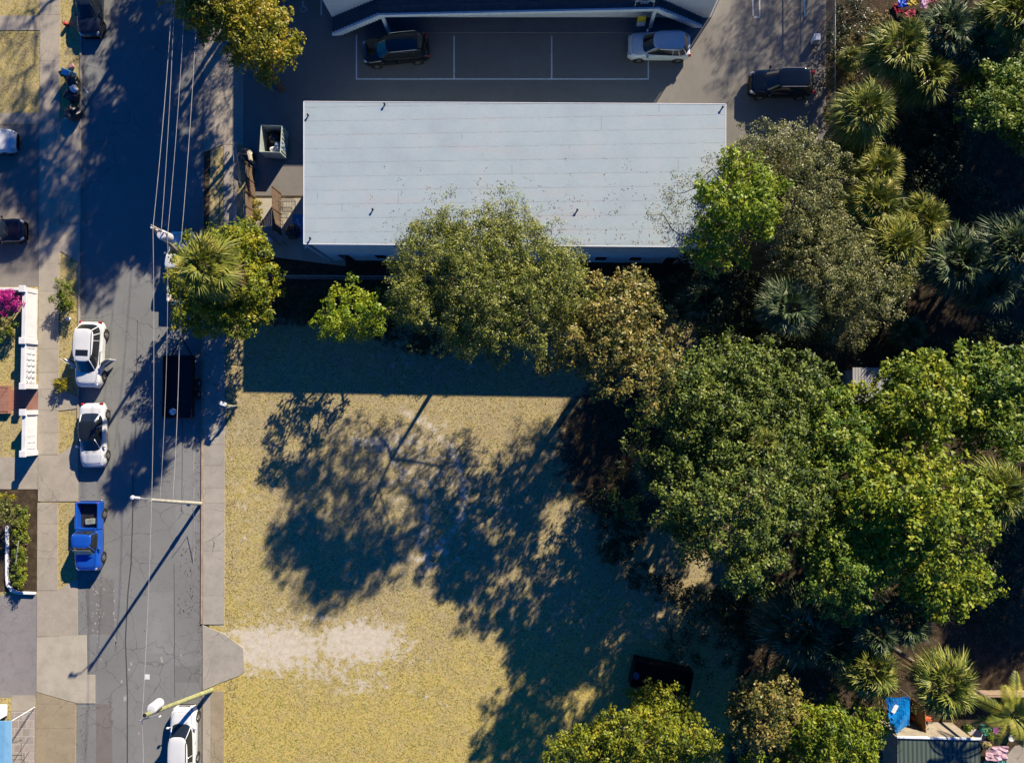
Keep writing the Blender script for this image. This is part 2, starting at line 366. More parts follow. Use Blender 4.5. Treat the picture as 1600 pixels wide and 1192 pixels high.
sheet('road', [(129, -420), (127.5, 0), (127, 200), (122, 700), (119, 1190), (117, 1600), (313, 1600), (315, 1190), (316, 790), (318, 650), (319, 0), (320, -420)], .004, ROAD)
sheet('parking_lot', [(381, -420), (1292, -420), (1290, 232), (1140, 240), (1130, 300), (475, 300), (475, 306), (381, 306)], .004, LOT)
struct(MB().prism(pp([(381, 310), (475, 310), (540, 400), (540, 416), (381, 396)]), -.05, .012).build('concrete_pad', CONCL))
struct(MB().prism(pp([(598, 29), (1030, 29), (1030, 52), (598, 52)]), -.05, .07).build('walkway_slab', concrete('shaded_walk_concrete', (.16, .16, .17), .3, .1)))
def slabs(name, L, Rr, ys, z, m, gap=.6):
    b = MB()                                   # L, Rr: x of the two edges as functions of y
    for y0, y1 in zip(ys[:-1], ys[1:]):
        b.prism(pp([(L(y0), y0+gap*.25), (Rr(y0), y0+gap*.25), (Rr(y1), y1-gap*.25), (L(y1), y1-gap*.25)]), -.05, z)
    return struct(b.build(name, m))
lin = lambda a, b: (lambda y: a+(b-a)*(y/1192))
# left pavement
e0, e1 = lin(63.5, 57), lin(94.5, 89)
slabs('sidewalk', e0, e1, [-420, -300, -180, -60, 24, 96, 192], .05, CONC)
slabs('sidewalk', e0, e1, [412, 455, 500, 545, 582, 608, 641, 676, 710], .05, CONC)
slabs('sidewalk', e0, e1, [785, 818, 872, 922], .05, CONC)
slabs('driveway_apron', e0, lin(95, 93), [192, 250, 300, 345, 380, 412], .046, CONC)
slabs('driveway_apron', lin(95.4, 89.4), lin(127, 124), [200, 262, 320, 350], .046, CONC)
sheet('driveway_apron', [(94.5, 350.5), (125.5, 350.5), (124.8, 411), (94.3, 392)], .046, CONC)
sheet('driveway_apron', [(95, 186), (127, 176), (127, 200), (95, 200)], .044, CONC)
sheet('driveway_apron', [(60.4, 710.5), (91.5, 710.5), (123, 690), (122.3, 783), (60, 783)], .046, CONC)
sheet('driveway_apron', [(90.6, 642), (90.8, 608), (108, 612), (123, 622), (123, 638)], .044, CONC)
sheet('driveway_apron', [(58.5, 922.5), (89.5, 922.5), (121.6, 903), (121.6, 993), (58.2, 994)], .046, CONC)
sheet('driveway_apron', [(58, 995), (135.5, 992), (136.5, 1054), (149, 1054), (149, 1098), (121, 1098), (57.6, 1080)], .05, CONCL)
slabs('sidewalk', lin(60, 55.5), lin(120, 118), [1099, 1137, 1200, 1300, 1420, 1600], .046, CONCT)
sheet('sidewalk', [(57.5, 1081.5), (119.6, 1099), (57.3, 1098.6)], .044, CONCT)
struct(MB().prism(pp([(123, 412), (126, 412), (123.4, 690), (121.4, 690)]), -.05, .10).build('kerb', CONC))
struct(MB().prism(pp([(126, -420), (129, -420), (128, 174), (125.6, 174)]), -.05, .10).build('kerb', CONC))
struct(MB().prism(pp([(120.2, 785), (122, 785), (121.4, 901), (119.6, 901)]), -.05, .10).build('kerb', CONC))
# left yards
sheet('garden_path', [(-260, 25), (62.6, 25), (62.4, 48), (-260, 48)], .03, CONC)
sheet('garden_path', [(-260, 177), (62.4, 177), (62.2, 194.5), (-260, 194.5)], .03, CONC)
sheet('driveway', [(-260, 196), (62, 196), (60.7, 448), (-260, 448)], .012, concrete('dirty_driveway_concrete', (.23, .21, .19), .6, .6))
sheet('driveway', [(-260, 714), (59.6, 714), (59.2, 764), (-260, 764)], .03, CONC)
sheet('driveway', [(-260, 930), (57.6, 930), (56.6, 1089), (-260, 1089)], .012, OLDA)
sheet('patio', [(18, 1086), (55, 1086), (54.6, 1110), (18, 1110)], .03, CONC)
def tilem(name, a, b, sx, sy):
    n = N(name); br = n.t.nodes.new('ShaderNodeTexBrick'); n.link(n.tc, br.inputs['Vector'])
    n.put(br.inputs['Color1'], a); n.put(br.inputs['Color2'], tuple(v*.75 for v in a)); n.put(br.inputs['Mortar'], b)
    br.inputs['Scale'].default_value = 1; br.inputs['Brick Width'].default_value = sx; br.inputs['Row Height'].default_value = sy
    br.inputs['Mortar Size'].default_value = .015
    return n.fin(n.mix(n.rng(n.noise(4, 5, .7), .4, .75, 0, .35), br.outputs[0], tuple(v*.5 for v in a)), .85, 0, None, .2)
BRICK = tilem('red_brick_paving', (.33, .11, .07), (.30, .25, .2), .22, .11)
TILE = tilem('patio_tiles', (.40, .35, .32), (.5, .5, .47), .6, .6)
sheet('patio', [(18, 1110.6), (54.6, 1110.6), (54, 1400), (18, 1400)], .026, TILE)
sheet('brick_path', [(-260, 609), (59.6, 609), (59.5, 640), (-260, 640)], .03, BRICK)
# right pavement
r0, r1 = lin(319.5, 317), lin(353.5, 350)
slabs('sidewalk', r0, r1, [505, 540, 590, 640, 662, 694, 727, 762, 786, 860, 930, 975], .05, CONCB)
sheet('driveway_apron', [(316.8, 976), (350.6, 990), (364, 1000), (380, 1012), (382, 1048), (374, 1055), (350, 1064), (317, 1078)], .046, CONCB)
slabs('sidewalk', lin(330, 330), r1, [1079, 1130, 1192, 1260, 1600], .05, CONCT)
slabs('gutter_strip', lin(317, 317), lin(329.6, 329.6), [1079, 1192, 1600], .046, CONC)
struct(MB().prism(pp([(316.5, 505), (319.2, 505), (317.4, 786), (316.6, 974), (314.6, 974), (315.2, 786)]), -.05, .11).build('kerb', simple('reddish_kerb', (.34, .25, .19), .9, 0, .25, 2, .2)))
sheet('driveway_apron', [(319.5, -420), (380.6, -420), (380.4, 226), (350, 226), (319.4, 238)], .046, CONC)
slabs('sidewalk', lin(349, 352), lin(371, 374), [226.6, 300, 370, 440, 504], .05, CONC)

# lines
def stripe(name, a, b, wd=.10, z=.008, m=LINEP):
    A, B = P(*a), P(*b); d = (B-A).normalized(); q = Vector((-d.y, d.x, 0))*wd/2
    return [tuple(A-q), tuple(B-q), tuple(B+q), tuple(A+q)]
lb = MB()
for a, b in (((557, 55), (557, 125.2)), ((709.5, 57), (709.5, 122.8)), ((862, 57), (862, 122.8)), ((1013, 60), (1013, 125.2)), ((558.2, 124), (1011.8, 124)),
             ((502, -60), (502, 24)), ((1178, 27.5), (1188, 27.5)), ((1173.5, -60), (1177, 25.5)), ((1186, -60), (1187, 25.5))):
    q = stripe('', a, b); lb.prism(q, .0041, .0085)
struct(lb.build('parking_markings', LINEP))
def isa(cx, cy, s, rot, nm='wheelchair_marking'):
    c = P(cx, cy); b = MB(); cr, sr = math.cos(rot), math.sin(rot)
    def T(x, y): return (c.x+(x*cr-y*sr)*s, c.y+(x*sr+y*cr)*s)
    ring = [(.35*math.cos(t), .35*math.sin(t)-.25) for t in np.linspace(R(150), R(370), 12)]
    def line(pts, wd):
        for p, q in zip(pts[:-1], pts[1:]):
            d = Vector((q[0]-p[0], q[1]-p[1])).normalized(); k = Vector((-d.y, d.x))*wd/2; e = d*wd*.3
            b.prism([T(p[0]-k.x-e.x, p[1]-k.y-e.y), T(q[0]-k.x+e.x, q[1]-k.y+e.y), T(q[0]+k.x+e.x, q[1]+k.y+e.y), T(p[0]+k.x-e.x, p[1]+k.y-e.y)], .0095, .0125)
    line(ring, .09); line([(-.08, .42), (-.05, 0), (.28, 0), (.42, -.38), (.55, -.34)], .10); line([(-.06, .22), (.2, .22)], .08)
    b.prism([T(-.08+.12*math.cos(t), .62+.12*math.sin(t)) for t in np.linspace(0, 2*math.pi, 13)[:-1]], .0095, .0125)
    return b
isa(474, 12, .62, 0).build('wheelchair_marking', LINEP)['kind'] = 'structure'
bp = MB().prism(pp([(457, 335), (476, 335), (510, 372), (457, 372)]), .0125, .0165).build('blue_bay_marking', simple('blue_line_paint', (.02, .22, .42), .8, 0, .2, 3, .1)); struct(bp)
k = isa(466, 352, .62, R(0)); k.v = [(x, y, z+.010) for x, y, z in k.v]; struct(k.build('wheelchair_marking', LINEP))
# road paint flecks and utility dashes
rng = random.Random(3); fb = MB()
def fleck(px, py, r, z0=.0045, z1=.0085):
    n = rng.randint(5, 7); c = P(px, py); a0 = rng.random()*6
    fb.prism([(c.x+r*rng.uniform(.4, 1)*math.cos(a0+6.283*i/n)*.7, c.y+r*rng.uniform(.5, 1.1)*math.sin(a0+6.283*i/n)) for i in range(n)], z0, z1)
for i in range(45):
    fleck(rng.gauss(150, 6), rng.uniform(912, 1035), rng.uniform(.03, .13))
for i in range(14): fleck(rng.gauss(180, 1.5), rng.uniform(920, 1010), rng.uniform(.06, .2))
for p in ((205, 1037), (202, 1046), (190, 1064), (252, 1028), (253, 1032), (217, 1145), (283, 1024)): fleck(*p, .16)
fleck(196, 1090, .33); struct(fb.build('worn_road_paint', simple('worn_filler', (.33, .32, .30), .85, 0, .25, 5, .1)))
fb = MB()
for i in range(90): fleck(rng.gauss(293, 8), rng.uniform(855, 960), rng.uniform(.02, .10), .0045, .0075)
for i in range(40): fleck(rng.uniform(130, 310), rng.uniform(640, 1190), rng.uniform(.02, .07), .0045, .0075)
for i in range(14): fleck(rng.gauss(160, 8), rng.uniform(765, 780), rng.uniform(.03, .09), .0045, .0075)
struct(fb.build('oil_stains', simple('oil_stain', (.05, .05, .052), .6, 0, .3, 5, .1)))
for q, cc in (([(131, 905), (178, 905), (178, 991), (139, 991)], (.145, .142, .135)), ([(230, 925), (271, 925), (271, 1020), (230, 1020)], (.185, .19, .182)), ([(150, 1100), (174, 1100), (176, 1192), (150, 1192)], (.15, .135, .125)), ([(274, 700), (300, 700), (300, 855), (274, 855)], (.18, .185, .18)), ([(274, 1040), (313, 1040), (313, 1066), (274, 1066)], (.14, .145, .14))):
    struct(MB().prism(pp(q), -.05, .0043).build('asphalt_patch', asphalt('patch_asphalt', cc, .6, .5)))
db = MB()
for y0, y1 in ((664, 690), (706, 738), (762, 779), (812, 850), (856, 880)): db.prism(stripe('', (303.5, y0), (302.5, y1), .05), .0045, .0082)
struct(db.build('road_line', simple('grey_line', (.33, .31, .29), .85, 0, .2, 4, .1)))
tb = MB()
def wig(pts, wd, z=.0062):
    for p, q in zip(pts[:-1], pts[1:]): tb.prism(stripe('', p, q, wd), .0045, z)
for x in (207,): wig([(208, 720), (207.5, 800), (205, 880), (200, 925), (196, 1000), (199, 1080), (199, 1192), (198, 1500)], .09)
wig([(272, 880), (272.5, 960), (273, 1090)], .04, .0066); wig([(285, 640), (285, 700), (284, 800)], .04, .0066)
wig([(125, 700), (175, 640)], .03, .0066); wig([(215, 500), (213, 600), (211, 705)], .04, .0066)
struct(tb.build('tar_seam', simple('tar_line', (.055, .055, .06), .7, 0, .2, 4, .1)))
struct(MB().prism(pp([(226, 1053), (234, 1053), (234, 1061), (226, 1061)]), .0045, .009).build('road_marking', LINEP))

# ------------------------------------------------------------------ main building
def building_main():
    h = 5.7; nw, ne, se, sw = P(474.5, 159, h), P(1134, 163, h), P(1133, 386.5, h), P(474.5, 381.5, h)
    c = (nw+ne+se+sw)/4; t = empty('flat_roofed_building', (c.x, c.y, 0))
    tag(t, 'long two storey block with flat white membrane roof in the middle of the lot', 'building')
    t.rotation_euler.z = 0
    MB().prism([nw, ne, se, sw], h-.28, h).build('roof', ROOFM, t, True)
    ed = MB()
    for a, b in ((nw, ne), (ne, se), (se, sw), (sw, nw)): ed.tube([a-Vector((0, 0, .02)), b-Vector((0, 0, .02))], .04, 6)
    ed.build('drip_edge', simple('bright_edge_metal', (.62, .63, .66), .5, 0, .1, 3, .05), t, True)
    ux = (ne-nw).normalized(); uy = Vector((-ux.y, ux.x, 0))
    i = lambda p, a, b: p+ux*a+uy*b
    WALL = simple('pale_teal_render', (.48, .66, .72), .8, 0, .12, 1.5, .2)
    q = [i(nw, .4, -1.2), i(ne, -.4, -1.2), i(se, -.4, .06), i(sw, .4, .06)]
    MB().prism(q, 0, h-.281).build('wall', WALL, t, True)
    glass = simple('window_glass', (.02, .025, .03), .1, 0, .1, 2, 0, .6)
    for k, f in enumerate((.06, .155, .25, .345, .44, .535, .63, .722, .81, .90)):
        a = sw.lerp(se, f)
        for z0, z1 in (((.15, 2.25) if k % 3 == 0 else (1.0, 2.25)), (3.7, 4.9)):
            for side, base in (('s', a), ('n', nw.lerp(ne, f)+uy*(-1.2))):
                if side == 's' and z0 > 3: continue
                yo = -.0 if side == 's' else 0
                out = -uy if side == 's' else uy
                cc = base+(uy*.06 if side == 's' else Vector((0, 0, 0)))
                m = MB(); m.box((cc.x+out.x*.015, cc.y+out.y*.015, (z0+z1)/2), (.95, .07, z1-z0), math.atan2(ux.y, ux.x))
                w_ = m.build('door' if (z0 < .5) else 'window', WHITEP, t, True)
                m = MB(); m.box((cc.x+out.x*.03, cc.y+out.y*.03, (z0+z1)/2), (.82, .06, z1-z0-.12), math.atan2(ux.y, ux.x))
                g = m.build('pane', glass, w_); g.data.transform(Matrix.Translation(-t.location))
    for p in ((482, 181), (601.5, 164), (583, 328), (485.5, 373), (902, 329), (1128.5, 169)):
        a = P(*p, h); m = MB()
        m.lathe([(.05, -.02), (.05, .17), (.0, .18)], a, 'Z', 10)
        f = m.build('vent_pipe', DARKM, t, True)
        m = MB(); m.lathe([(0, .15), (.08, .16), (.08, .19), (.04, .22), (0, .23)], a, 'Z', 10); g = m.build('cap', DARKM, f); g.data.transform(Matrix.Translation(-t.location))
    dp = MB(); a = i(sw, .1, .0); dp.tube([(a.x, a.y-.03, h-.3), (a.x, a.y-.03, 0)], .05, 8); dp.tube([(a.x+.0, a.y-.03, h-.28), (a.x-.1, a.y-.22, h-.34)], .05, 8); dp.build('downpipe', WHITEP, t, True)
building_main()

# ------------------------------------------------------------------ walk-up building with outside stairs at the top
def building_top():
    h = 6.5; a, b = P(519, 28), P(1108, 28); A, B = P(519, -330), P(1108, -330)
    t = empty('apartment_building', ((a.x+b.x)/2, (a.y+A.y)/2, 0)); tag(t, 'two storey white apartment building with an outside stair at each end of its balcony', 'building')
    W = simple('white_stucco', (.66, .67, .68), .85, 0, .08, 2, .15)
    MB().prism([a, b, B, A], 0, h-.25).build('wall', W, t, True)
    MB().prism([a+Vector((-.3, -.0, 0)), b+Vector((.15, 0, 0)), B+Vector((.15, .3, 0)), A+Vector((-.3, .3, 0))], h-.249, h).build('roof', ROOFM, t, True)
    dz = 2.8; yo = P(600, 54).y; x0, x1 = P(606, 54).x, P(1018, 54).x; yw = a.y
    dark = simple('dark_deck_coating', (.09, .10, .11), .8, 0, .2, 2, .2)
    MB().box(((x0+x1)/2, (yo+yw)/2-.02, dz-.1), (x1-x0, yw-yo-.04, .2)).build('balcony_deck', dark, t, True)
    MB().box(((x0+x1)/2, yo-.03, dz-.11), (x1-x0+.2, .14, .30)).build('fascia', WHITEP, t, True)
    for x in (x0+.1, x1-.1):
        MB().box((x, yo+.12, (dz-.27)/2), (.24, .24, dz-.27), bev=.02).build('post', WHITEP, t, True)
    rl = MB()
    for k in range(int((x1-x0)/.9)+1):
        x = x0+.05+k*.9; rl.tube([(x, yo+.02, dz-.02), (x, yo+.02, dz+.95)], .012, 5)
    rl.tube([(x0, yo+.02, dz+.95), (x1, yo+.02, dz+.95)], .018, 5); rl.tube([(x0, yo+.02, dz+.5), (x1, yo+.02, dz+.5)], .01, 5)
    rl.build('railing', DARKM, t, True)
    for sgn, xt, xb in ((-1, x0, P(520, 54).x), (1, x1, P(1096, 54).x)):
        n = 15; tr = MB(); st = MB(); dx = (xb-xt)/n
        for k in range(n):
            z = dz-(k+1)*dz/(n+1); x = xt+dx*(k+.5)
            tr.box((x, (yo+yw)/2+.08, z-.10), (abs(dx)*.995, yw-yo-.17, .20))
            st.box((x, yo+.06, z-.20), (abs(dx)*.995, .19, .50))
        s = tr.build('stair', dark, t, True)
        q = st.build('stringer', WHITEP, s); q.data.transform(Matrix.Translation(-t.location))
    for k, x in enumerate(np.linspace(a.x+2.2, b.x-2.2, 10)):
        for z0 in (.12, dz+.05):
            dr = k % 2 == 0; wd, z_, hh = (.9, z0+1.02, 2.04) if dr else (1.3, z0+1.5, 1.1)
            if x0+.2 < x < x1-.2:
                w_ = MB().box((x, yw-.02, z_), (wd, .06, hh)).build('door' if dr else 'window', simple('blue_grey_door', (.12, .22, .34), .6) if dr else WHITEP, t, True)
                g = MB().box((x, yw-.045, z_), (wd*.8, .05, hh*.8) if not dr else (.08, .06, .08)).build('pane' if not dr else 'handle', CGLASS if not dr else ALLOY, w_)
                g.data.transform(Matrix.Translation(-t.location))
    dp = MB(); dp.tube([P(1108.5, 28, 0)+Vector((.12, .05, 0)), P(1108.5, 28, 0)+Vector((.12, .05, 5.9))], .06, 8); dp.build('downpipe', WHITEP, t, True)
building_top()

# ------------------------------------------------------------------ vehicles
def rrect(hx, hy, n=40, e=5.0, taper=0):
    o = []
    for i in range(n):
        t = 2*math.pi*(i+.5)/n; c, s = math.cos(t), math.sin(t)
        x = abs(c)**(2/e)*(1 if c > 0 else -1)*hx; y = abs(s)**(2/e)*(1 if s > 0 else -1)*hy
        o.append((x, y*(1-taper*(x/hx))))
    return o
def ip(xs, ys, x): return float(np.interp(x, xs, ys))
KINDS = {
 'sedan': dict(top=([0, .02, .06, .22, .30, .68, .80, .93, .975, 1], [.60, .86, .98, 1.00, .96, .93, .92, .80, .70, .50]), gh=(.13, .27, .58, .76), wr=.74, rail=0, hb=.93),
 'suv': dict(top=([0, .015, .05, .20, .30, .72, .80, .93, .975, 1], [.65, .95, 1.08, 1.10, 1.08, 1.08, 1.06, .98, .86, .60]), gh=(.04, .125, .61, .785), wr=.79, rail=1, hb=1.06),
 'pickup': dict(top=([0, .02, .40, .42, .72, .78, .94, .98, 1], [.98, 1.02, 1.02, 1.06, 1.06, 1.05, 1.0, .90, .62]), gh=(.405, .44, .63, .75), wr=.78, rail=0, hb=1.05),
}
def make_car(name, label, cat, px, py, ang, L, W, H, kind, pm, facing_group=None, sunroof=False, roofm=None, bedm=None, skip_door=None):
    c = P(px, py, .8); t = empty(name, (c.x, c.y, .004), ang); tag(t, label, cat, facing_group)
    K = KINDS[kind]; xs = lambda f: (f-.5)*L; w = W/2; tx, ty = K['top']
    us = list(np.linspace(0, 1, 41)); V = []; Fc = []
    us = sorted(set([0, .005, .015, .03, .97, .985, .995, 1]+us))
    if kind == 'pickup': us = [u for u in us if u >= .39]
    for u in us:
        end = max(0, (abs(u-.5)-.36)/.14); ww = w*(1-.30*end**2.8)
        zt = ip(tx, ty, u); zt = zt; cr = .05 if u > .7 else .02
        zb = .22+.10*end**2
        prof = [(0, zt+cr), (.5*ww, zt+cr*.85), (.80*ww, zt+cr*.3), (.93*ww, zt-.05), (.985*ww, zt-.16), (ww, min(zt-.3, .72)), (.99*ww, .46), (.95*ww, .30), (.88*ww, zb)]
        ring = [(xs(u), y, z) for y, z in prof]+[(xs(u), -y, z) for y, z in prof[::-1][:-1]]
        V += ring
    n = 17
    for i in range(len(us)-1):
        for j in range(n):
            q = (j+1) % n; Fc.append((i*n+j, (i+1)*n+j, (i+1)*n+q, i*n+q))
    Fc.append(tuple(range(n-1, -1, -1))); e = (len(us)-1)*n; Fc.append(tuple(e+j for j in range(n)))
    body = mesh_obj('body', V, Fc, pm, t, smooth=True)
    try: body.data.set_sharp_from_angle(angle=R(38))
    except Exception: pass
    # glasshouse
    b0, r0_, r1_, b1 = K['gh']; zb, zr = K['hb'], H-.05
    rings = []; NR = 44
    for k, s in enumerate((0, .35, .7, 1)):
        xa, xb = xs(b0+(r0_-b0)*s**1.1), xs(b1+(r1_-b1)*s**.95); hw = w*(.93+(K['wr']-.93)*s**1.2); z = zb-.03+(zr-zb+.03)*s
        rr = rrect((xb-xa)/2, hw, NR, 4.6-s*.6, .07)
        rings.append([((xa+xb)/2+x+(.06 if x > 0 else 0)*(1-(y/hw)**2)*(1-s*.4), y, z) for x, y in rr])
    V = [p for r in rings for p in r]; Fc = [(i*NR+j, i*NR+(j+1) % NR, (i+1)*NR+(j+1) % NR, (i+1)*NR+j) for i in range(3) for j in range(NR)]
    g = mesh_obj('window', V, Fc, CGLASS, t, smooth=True)
    top = rings[-1]; cx = sum(p[0] for p in top)/NR; V = []; 
    for s, dzz in ((1.0, -.06), (1.015, -.03), (1.0, .0), (.93, .022), (.6, .045), (.25, .05)):
        V += [(cx+(p[0]-cx)*s, p[1]*s, zr+dzz) for p in top]
    Fc = [(i*NR+j, i*NR+(j+1) % NR, (i+1)*NR+(j+1) % NR, (i+1)*NR+j) for i in range(5) for j in range(NR)]; Fc.append(tuple(5*NR+j for j in range(NR)))
    roof = mesh_obj('roof', V, Fc, roofm or pm, t, smooth=True)
    # pillars follow the glass rings
    pl = MB()
    def col_(j, r=.035):
        pl.tube([Vector(rings[k][j % NR]) for k in range(4)], r*.8, 6)
    idx = lambda ang: int(round(ang/360*NR-.5))
    fr = [j for j in range(NR)]
    for sgn in (1, -1):
        cj = min(fr, key=lambda j: (rings[0][j][0]-xs(b1)+.12)**2+(rings[0][j][1]-sgn*w*.85)**2); col_(cj, .04)
        cj = min(fr, key=lambda j: (rings[0][j][0]-xs(b0)-.1)**2+(rings[0][j][1]-sgn*w*.9)**2); col_(cj, .05)
        if kind != 'pickup':
            cj = min(fr, key=lambda j: (rings[0][j][0]-xs((b0*.55+b1*.45)))**2+(rings[0][j][1]-sgn*w*.93)**2); col_(cj, .03)
            if kind == 'suv':
                cj = min(fr, key=lambda j: (rings[0][j][0]-xs((b0*.82+b1*.18)))**2+(rings[0][j][1]-sgn*w*.93)**2); col_(cj, .045)
        pts = [rings[0][j] for j in range(NR) if rings[0][j][1]*sgn > w*.7]; pts.sort(key=lambda p: p[0])
        pl.tube([(x, y*1.0, z+.02) for x, y, z in pts], .02, 5)
    pl.build('pillar', pm, t, smooth=True)
    if K['rail']:
        for sgn in (1, -1):
            x0, x1 = xs(r0_+.03), xs(r1_-.05); yy = sgn*w*(K['wr']-.06)
            MB().tube([(x0, yy, zr), (x0+.1, yy, zr+.08), (x1-.1, yy, zr+.08), (x1, yy, zr)], .018, 6).build('roof_rail', ALLOY if pm in (P_BLACK, P_NAVY) else BLACKP, t)
    if sunroof: MB().box((xs(r1_)-.62, 0, zr+.048), (.45, w*1.0, .02), bev=.01).build('sunroof', CGLASS, t)
    if kind == 'pickup':
        bd = MB(); x0, x1 = xs(0), xs(.392)
        for sgn in (1, -1): bd.box(((x0+x1)/2, sgn*(w-.09), .72), (x1-x0, .17, .66), bev=.04)
        bd.box((x0+.05, 0, .72), (.10, W-.36, .66), bev=.03); bd.box((x1-.05, 0, .74), (.08, W-.36, .62), bev=.02)
        bd.build('bed', pm, t); MB().box(((x0+x1)/2, 0, .50), (x1-x0-.22, W-.38, .06)).build('bed_liner', bedm or DARKM, t)
        MB().box((x0-.07, 0, .48), (.14, W*.92, .16), bev=.04).build('rear_bumper', ALLOY, t)
        MB().box((x1-.55, .12, .66), (.42, .8, .26), rz=.1, bev=.03).build('bed_box', simple('grey_toolbox', (.22, .25, .22), .6), t)
    if kind == 'pickup' and pm is P_BLUE:
        a1, a2 = Vector((xs(b1)-.02, 0, zb+.06)), Vector((xs(r1_)+.10, 0, zr-.06)); d_ = a2-a1
        MB().box((a1+a2)/2+Vector((.05, 0, .05)), (d_.length*.8, w*1.45, .02), ry=math.atan2(-d_.z, d_.x)+math.pi, bev=.01).build('sun_shade', simple('cream_sun_shade', (.36, .38, .28), .5, 0, .3, 5, .1), t)
    ds = MB(); zs = K['hb']-.02
    for sgn in (1, -1):
        pts_ = [(xs(f), sgn*(w*.985+.004), zz_) for f, zz_ in ((b1-.03, zs-.15), (b1-.03, .40), (b0*.45+b1*.55, .36), (b0*.45+b1*.55, zs-.15))]
        ds.tube(pts_, .008, 4); ds.tube([(xs(b0*.45+b1*.55), sgn*w*.98, .36), (xs(b0*.8+b1*.2), sgn*w*.98, .42), (xs(b0*.8+b1*.2), sgn*w*.98, zs-.15)], .008, 4)
        ds.build('door_seam', BLACKP, t); ds = MB()
        MB().box((xs(b0*.35+b1*.65)-.35, sgn*(w+.005), zs-.22), (.20, .03, .03), bev=.01).build('door_handle', pm if pm is not P_WHITE else ALLOY, t)
    # lamps, mirrors, trims
    for sgn in (1, -1):
        zz = ip(tx, ty, .955)-.12
        MB().box((xs(.962), sgn*w*.70, zz+.05), (.30, .26, .13), rz=-sgn*.5, ry=.35, bev=.05).build('headlight', LAMPG, t, smooth=True)
        zz = .88 if kind != 'sedan' else .80
        MB().box((xs(.018), sgn*w*.76, zz), (.18, .28, .22), rz=sgn*.45, bev=.05).build('tail_light', LAMPR, t, smooth=True)
        mi = MB(); mi.box((xs(b1)-.42, sgn*(w+.10), zb+.03), (.17, .22, .15), rz=sgn*.25, bev=.05); mi.tube([(xs(b1)-.36, sgn*w*.9, zb-.02), (xs(b1)-.38, sgn*(w+.06), zb+.01)], .03, 6)
        mi.build('mirror', pm, t, smooth=True)
    MB().box((xs(.993), 0, ip(tx, ty, .98)-.22), (.07, W*.50, .20), bev=.03).build('grille', BLACKP, t)
    wl = MB()
    for sgn in (.15, -.5): wl.tube([(xs(b1)+.03, w*sgn, zb+.04), (xs(b1)-.22, w*(sgn+.42), zb+.16)], .010, 4)
    wl.tube([(xs(b1)+.03, w*.15, zb+.04), (xs(b1)+.03, -w*.5, zb+.04)], .008, 4)
    wl.build('wiper', BLACKP, t)
    hs = MB()
    for sgn in (1, -1): hs.tube([(xs(b1)-.05, sgn*w*.82, zb+.02), (xs((b1+.93)/2), sgn*w*.80, ip(tx, ty, (b1+.93)/2)+.022), (xs(.93), sgn*w*.66, ip(tx, ty, .93)+.03)], .009, 4)
    hs.tube([(xs(.93), w*.66, ip(tx, ty, .93)+.03), (xs(.94), 0, ip(tx, ty, .94)+.045), (xs(.93), -w*.66, ip(tx, ty, .93)+.03)], .009, 4)
    hs.build('hood_seam', BLACKP, t)
    for fx in (.185, .815):
        for sgn in (1, -1):
            r = .335 if kind == 'sedan' else .37
            ar = MB(); ar.lathe([(0, .0), (r+.07, .0), (r+.07, .006), (0, .006)], (xs(fx), sgn*(w-.012) - .003, r+.02), 'Y', 24); ar.build('wheel_arch', BLACKP, t)
            m = MB(); m.lathe([(.22, -.10), (r-.03, -.10), (r, -.07), (r, .07), (r-.03, .10), (.22, .10), (.22, -.10)], (0, 0, 0), 'Y', 26)
            wh = m.build('wheel', RUBBER, t, smooth=False); wh.location = (xs(fx), sgn*(w-.075), r)
            m = MB(); m.lathe([(.225, .085*sgn), (.20, .095*sgn), (.20, .03*sgn), (.0, .03*sgn)], (0, 0, 0), 'Y', 24)
            for k in range(5):
                a = k*2*math.pi/5; m.box((.11*math.cos(a), .075*sgn, .11*math.sin(a)), (.20, .03, .045), ry=-a)
            m.lathe([(0, .10*sgn), (.05, .095*sgn), (.05, .03*sgn)], (0, 0, 0), 'Y', 12)
            m.build('rim', ALLOY, wh)
    return t
DN = R(-90)   # facing down in the photo
make_car('parked_car', 'dark navy car at the top end of the street, nose downwards', 'car', 139, 8, DN, 4.7, 1.85, 1.5, 'sedan', P_NAVY, 'cars parked along the kerb')
suv = make_car('parked_suv', 'white suv at the kerb with its front doors standing open', 'suv', 140, 554, DN-R(2.0), 5.0, 1.92, 1.75, 'suv', P_WHITE, 'cars parked along the kerb', sunroof=True)
def door(parent, hx, hy, ang, ln=1.05):
    e = MB(); d = Vector((math.cos(ang), math.sin(ang), 0))
    e.box(Vector((hx, hy, .68))+d*ln/2, (ln, .09, .74), rz=ang, bev=.03)
    o = e.build('door', P_WHITE, parent); o['label'] = 'open front door'
    f = MB(); a = Vector((hx, hy, 1.05))+d*.15; b = Vector((hx, hy, 1.5))+d*.55; c = Vector((hx, hy, 1.52))+d*(ln-.1); g = Vector((hx, hy, 1.05))+d*(ln-.02)
    f.tube([a, b, c, g], .022, 6); f.build('frame', P_WHITE, o)
    q = Vector((-d.y, d.x, 0))*.006; MB().add([a-q, b-q, c-q, g-q, a+q, b+q, c+q, g+q], [(0, 1, 2, 3), (7, 6, 5, 4), (0, 4, 5, 1), (1, 5, 6, 2), (2, 6, 7, 3), (3, 7, 4, 0)]).build('pane', CGLASS, o)
    MB().box(Vector((hx, hy, .6))+d*ln/2, (ln*.7, .11, .3), rz=ang, bev=.02).build('armrest', BLACKP, o)
door(suv, .95, .93, R(180-52)); door(suv, .95, -.93, R(180+58))
m = MB().box((.30, .905, .70), (1.05, .06, .62), bev=.01); m.build('door_opening', BLACKP, suv)
